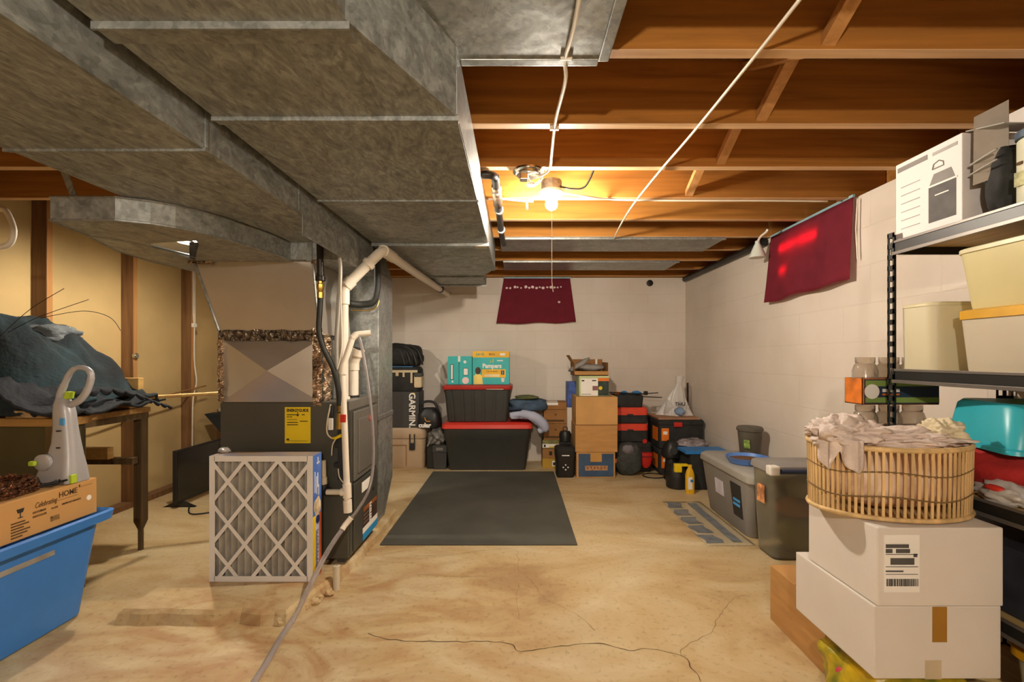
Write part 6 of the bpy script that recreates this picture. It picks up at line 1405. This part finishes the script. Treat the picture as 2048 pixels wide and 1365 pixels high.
bx(bm, 1.61, 1.614, 1.12, 1.63, z, 1.82); bx(bm, 1.80, 1.804, 1.12, 1.63, z, 1.82); bx(bm, 1.61, 1.804, 1.626, 1.63, z, 1.82); bx(bm, 1.61, 1.804, 1.12, 1.124, z, 1.82); bx(bm, 1.61, 1.804, 1.12, 1.63, z, z + .004)
obj('carton_body', bm, M_cardb, t)
bm = nb(); slab(bm, [(1.61, 1.14, 1.822), (1.61, 1.60, 1.822), (1.64, 1.60, 1.93), (1.64, 1.14, 1.93)], (.003, 0, 0)); obj('flap', bm, M_whitec, t, label='white lined flap')

# ---- shelf with translucent containers
z = SH[1] + .001
M_tr = mat('cloudy_cream_plastic', 'd8cfae', .45, trans=.12, var=.03, scale=2)
def tub(name, label, x0, x1, y0, y1, z0, z1, m, lidm, lidh=.02, group='cloudy plastic containers', taper=.94):
    t = thing(name, label, 'container', ((x0 + x1) / 2, (y0 + y1) / 2, z0), group)
    w_, d_ = x1 - x0, y1 - y0
    bm = nb(); loft(bm, [(z0, w_ * taper * .97, d_ * taper * .97, .03), (z0 + .008, w_ * taper, d_ * taper, .04), (z1 - lidh, w_, d_, .04)], ((x0 + x1) / 2, (y0 + y1) / 2, 0)); obj('tub', bm, m, t, smooth='auto')
    bm = nb(); loft(bm, [(z1 - lidh, w_ * 1.03, d_ * 1.03, .045), (z1 - .004, w_ * 1.03, d_ * 1.03, .045), (z1, w_ * .98, d_ * .98, .04)], ((x0 + x1) / 2, (y0 + y1) / 2, 0)); obj('lid', bm, lidm, t, smooth='auto')
    return t
tub('plastic_container', 'cloudy cream container nearest the rack post on the middle shelf', 1.40, 1.60, 1.585, 1.735, z, 1.308, M_tr, mat('cream_lid', 'd6cda8', .4), .012, taper=.98)
tub('plastic_container', 'wide cloudy container with a yellow lid on the middle shelf', 1.402, 1.75, 1.17, 1.51, z, 1.268, mat('cloudy_white_plastic', 'cdc3ad', .45, trans=.1, var=.03), mat('golden_yellow_lid', 'd6a11c', .4), .030)
tub('plastic_container', 'pale yellow tapering container stacked on the yellow lid', 1.400, 1.75, 1.17, 1.51, 1.269, 1.460, mat('cloudy_yellow_plastic', 'ddd29c', .45, trans=.12, var=.03), mat('pale_yellow_lid', 'ddd6ac', .4), .016, taper=.90)

# ---- shelf with turquoise bin, bags
z = SH[2] + .001
M_tur = mat('turquoise_plastic', '2fa9b8', .35, var=.04, trans=.05)
t = thing('turquoise_bin', 'turquoise plastic bin turned upside down on red cloth on the lower shelf', 'bin', (1.56, 1.45, .84))
t.rotation_euler = (0, 0, R(-14))
bm = nb(); loft(bm, [(0, .30, .34, .035), (.012, .295, .335, .035), (.016, .275, .315, .035), (.13, .245, .285, .05), (.142, .225, .265, .05)], (0, 0, 0)); obj('bin_body', bm, M_tur, t, smooth='auto', local=True)
t.location = (1.58, 1.46, .84)
M_redc = mat('red_fabric', 'a3201c', .85, var=.15, scale=10, bump=.4)
o = obj('red_cloth_pile', blob(nb(), (1.58, 1.47, .77), (.17, .17, .082), .12, 2.5, 90, flat=z, sub=4, power=.7), M_redc, smooth=True); tag(o, 'red folded fabric under the turquoise bin', 'cloth')
o = obj('plastic_bag', blob(nb(), (1.47, 1.20, .815), (.085, .09, .125), .22, 2.6, 92, flat=z, sub=5, ridges=.25), mat('white_bag_film', 'd0cbc4', .3, var=.1, trans=.15), smooth=True); tag(o, 'large bulging white plastic bag at the right edge of the lower shelf', 'plastic bag')
o = obj('plastic_bag', blob(nb(), (1.425, 1.37, .722), (.042, .085, .032), .35, 3, 94, flat=z, sub=4, ridges=.3), MATS['white_bag_film'], smooth=True); tag(o, 'flat white plastic bag with red print in front of the red fabric', 'plastic bag')
bm = nb(); blob(bm, (1.393, 1.375, .738), (.012, .03, .010), .2, 3, 3, sub=3); obj('red_print', bm, mat('bright_red_print', 'd8382a', .5), o, smooth=True)
# ---- lower shelves, mostly hidden
z = SH[3] + .001
t = thing('dark_bin', 'dark bin with bundled things on the shelf behind the white cartons', 'bin', (1.6, 1.3, z))
bm = nb(); loft(bm, [(z, .34, .50, .03), (z + .18, .37, .54, .03), (z + .20, .37, .54, .03)], (1.60, 1.38, 0)); obj('bin_body', bm, mat('blue_black_plastic', '2b2e38', .6, var=.3, scale=12), t, smooth='auto')
z = SH[4] + .001
t = thing('white_tub', 'white tub with a yellow lid on the lowest shelf, at the right edge', 'container', (1.6, 1.2, z))
bm = nb(); loft(bm, [(z, .30, .30, .04), (.27, .33, .33, .04)], (1.59, 1.20, 0)); obj('tub', bm, mat('dull_white_plastic', 'b5b29c', .5, var=.2, scale=8), t, smooth='auto')
bm = nb(); loft(bm, [(.27, .35, .35, .04), (.295, .35, .35, .04), (.30, .33, .33, .04)], (1.59, 1.20, 0)); obj('lid', bm, MATS['golden_yellow_lid'], t, smooth='auto')
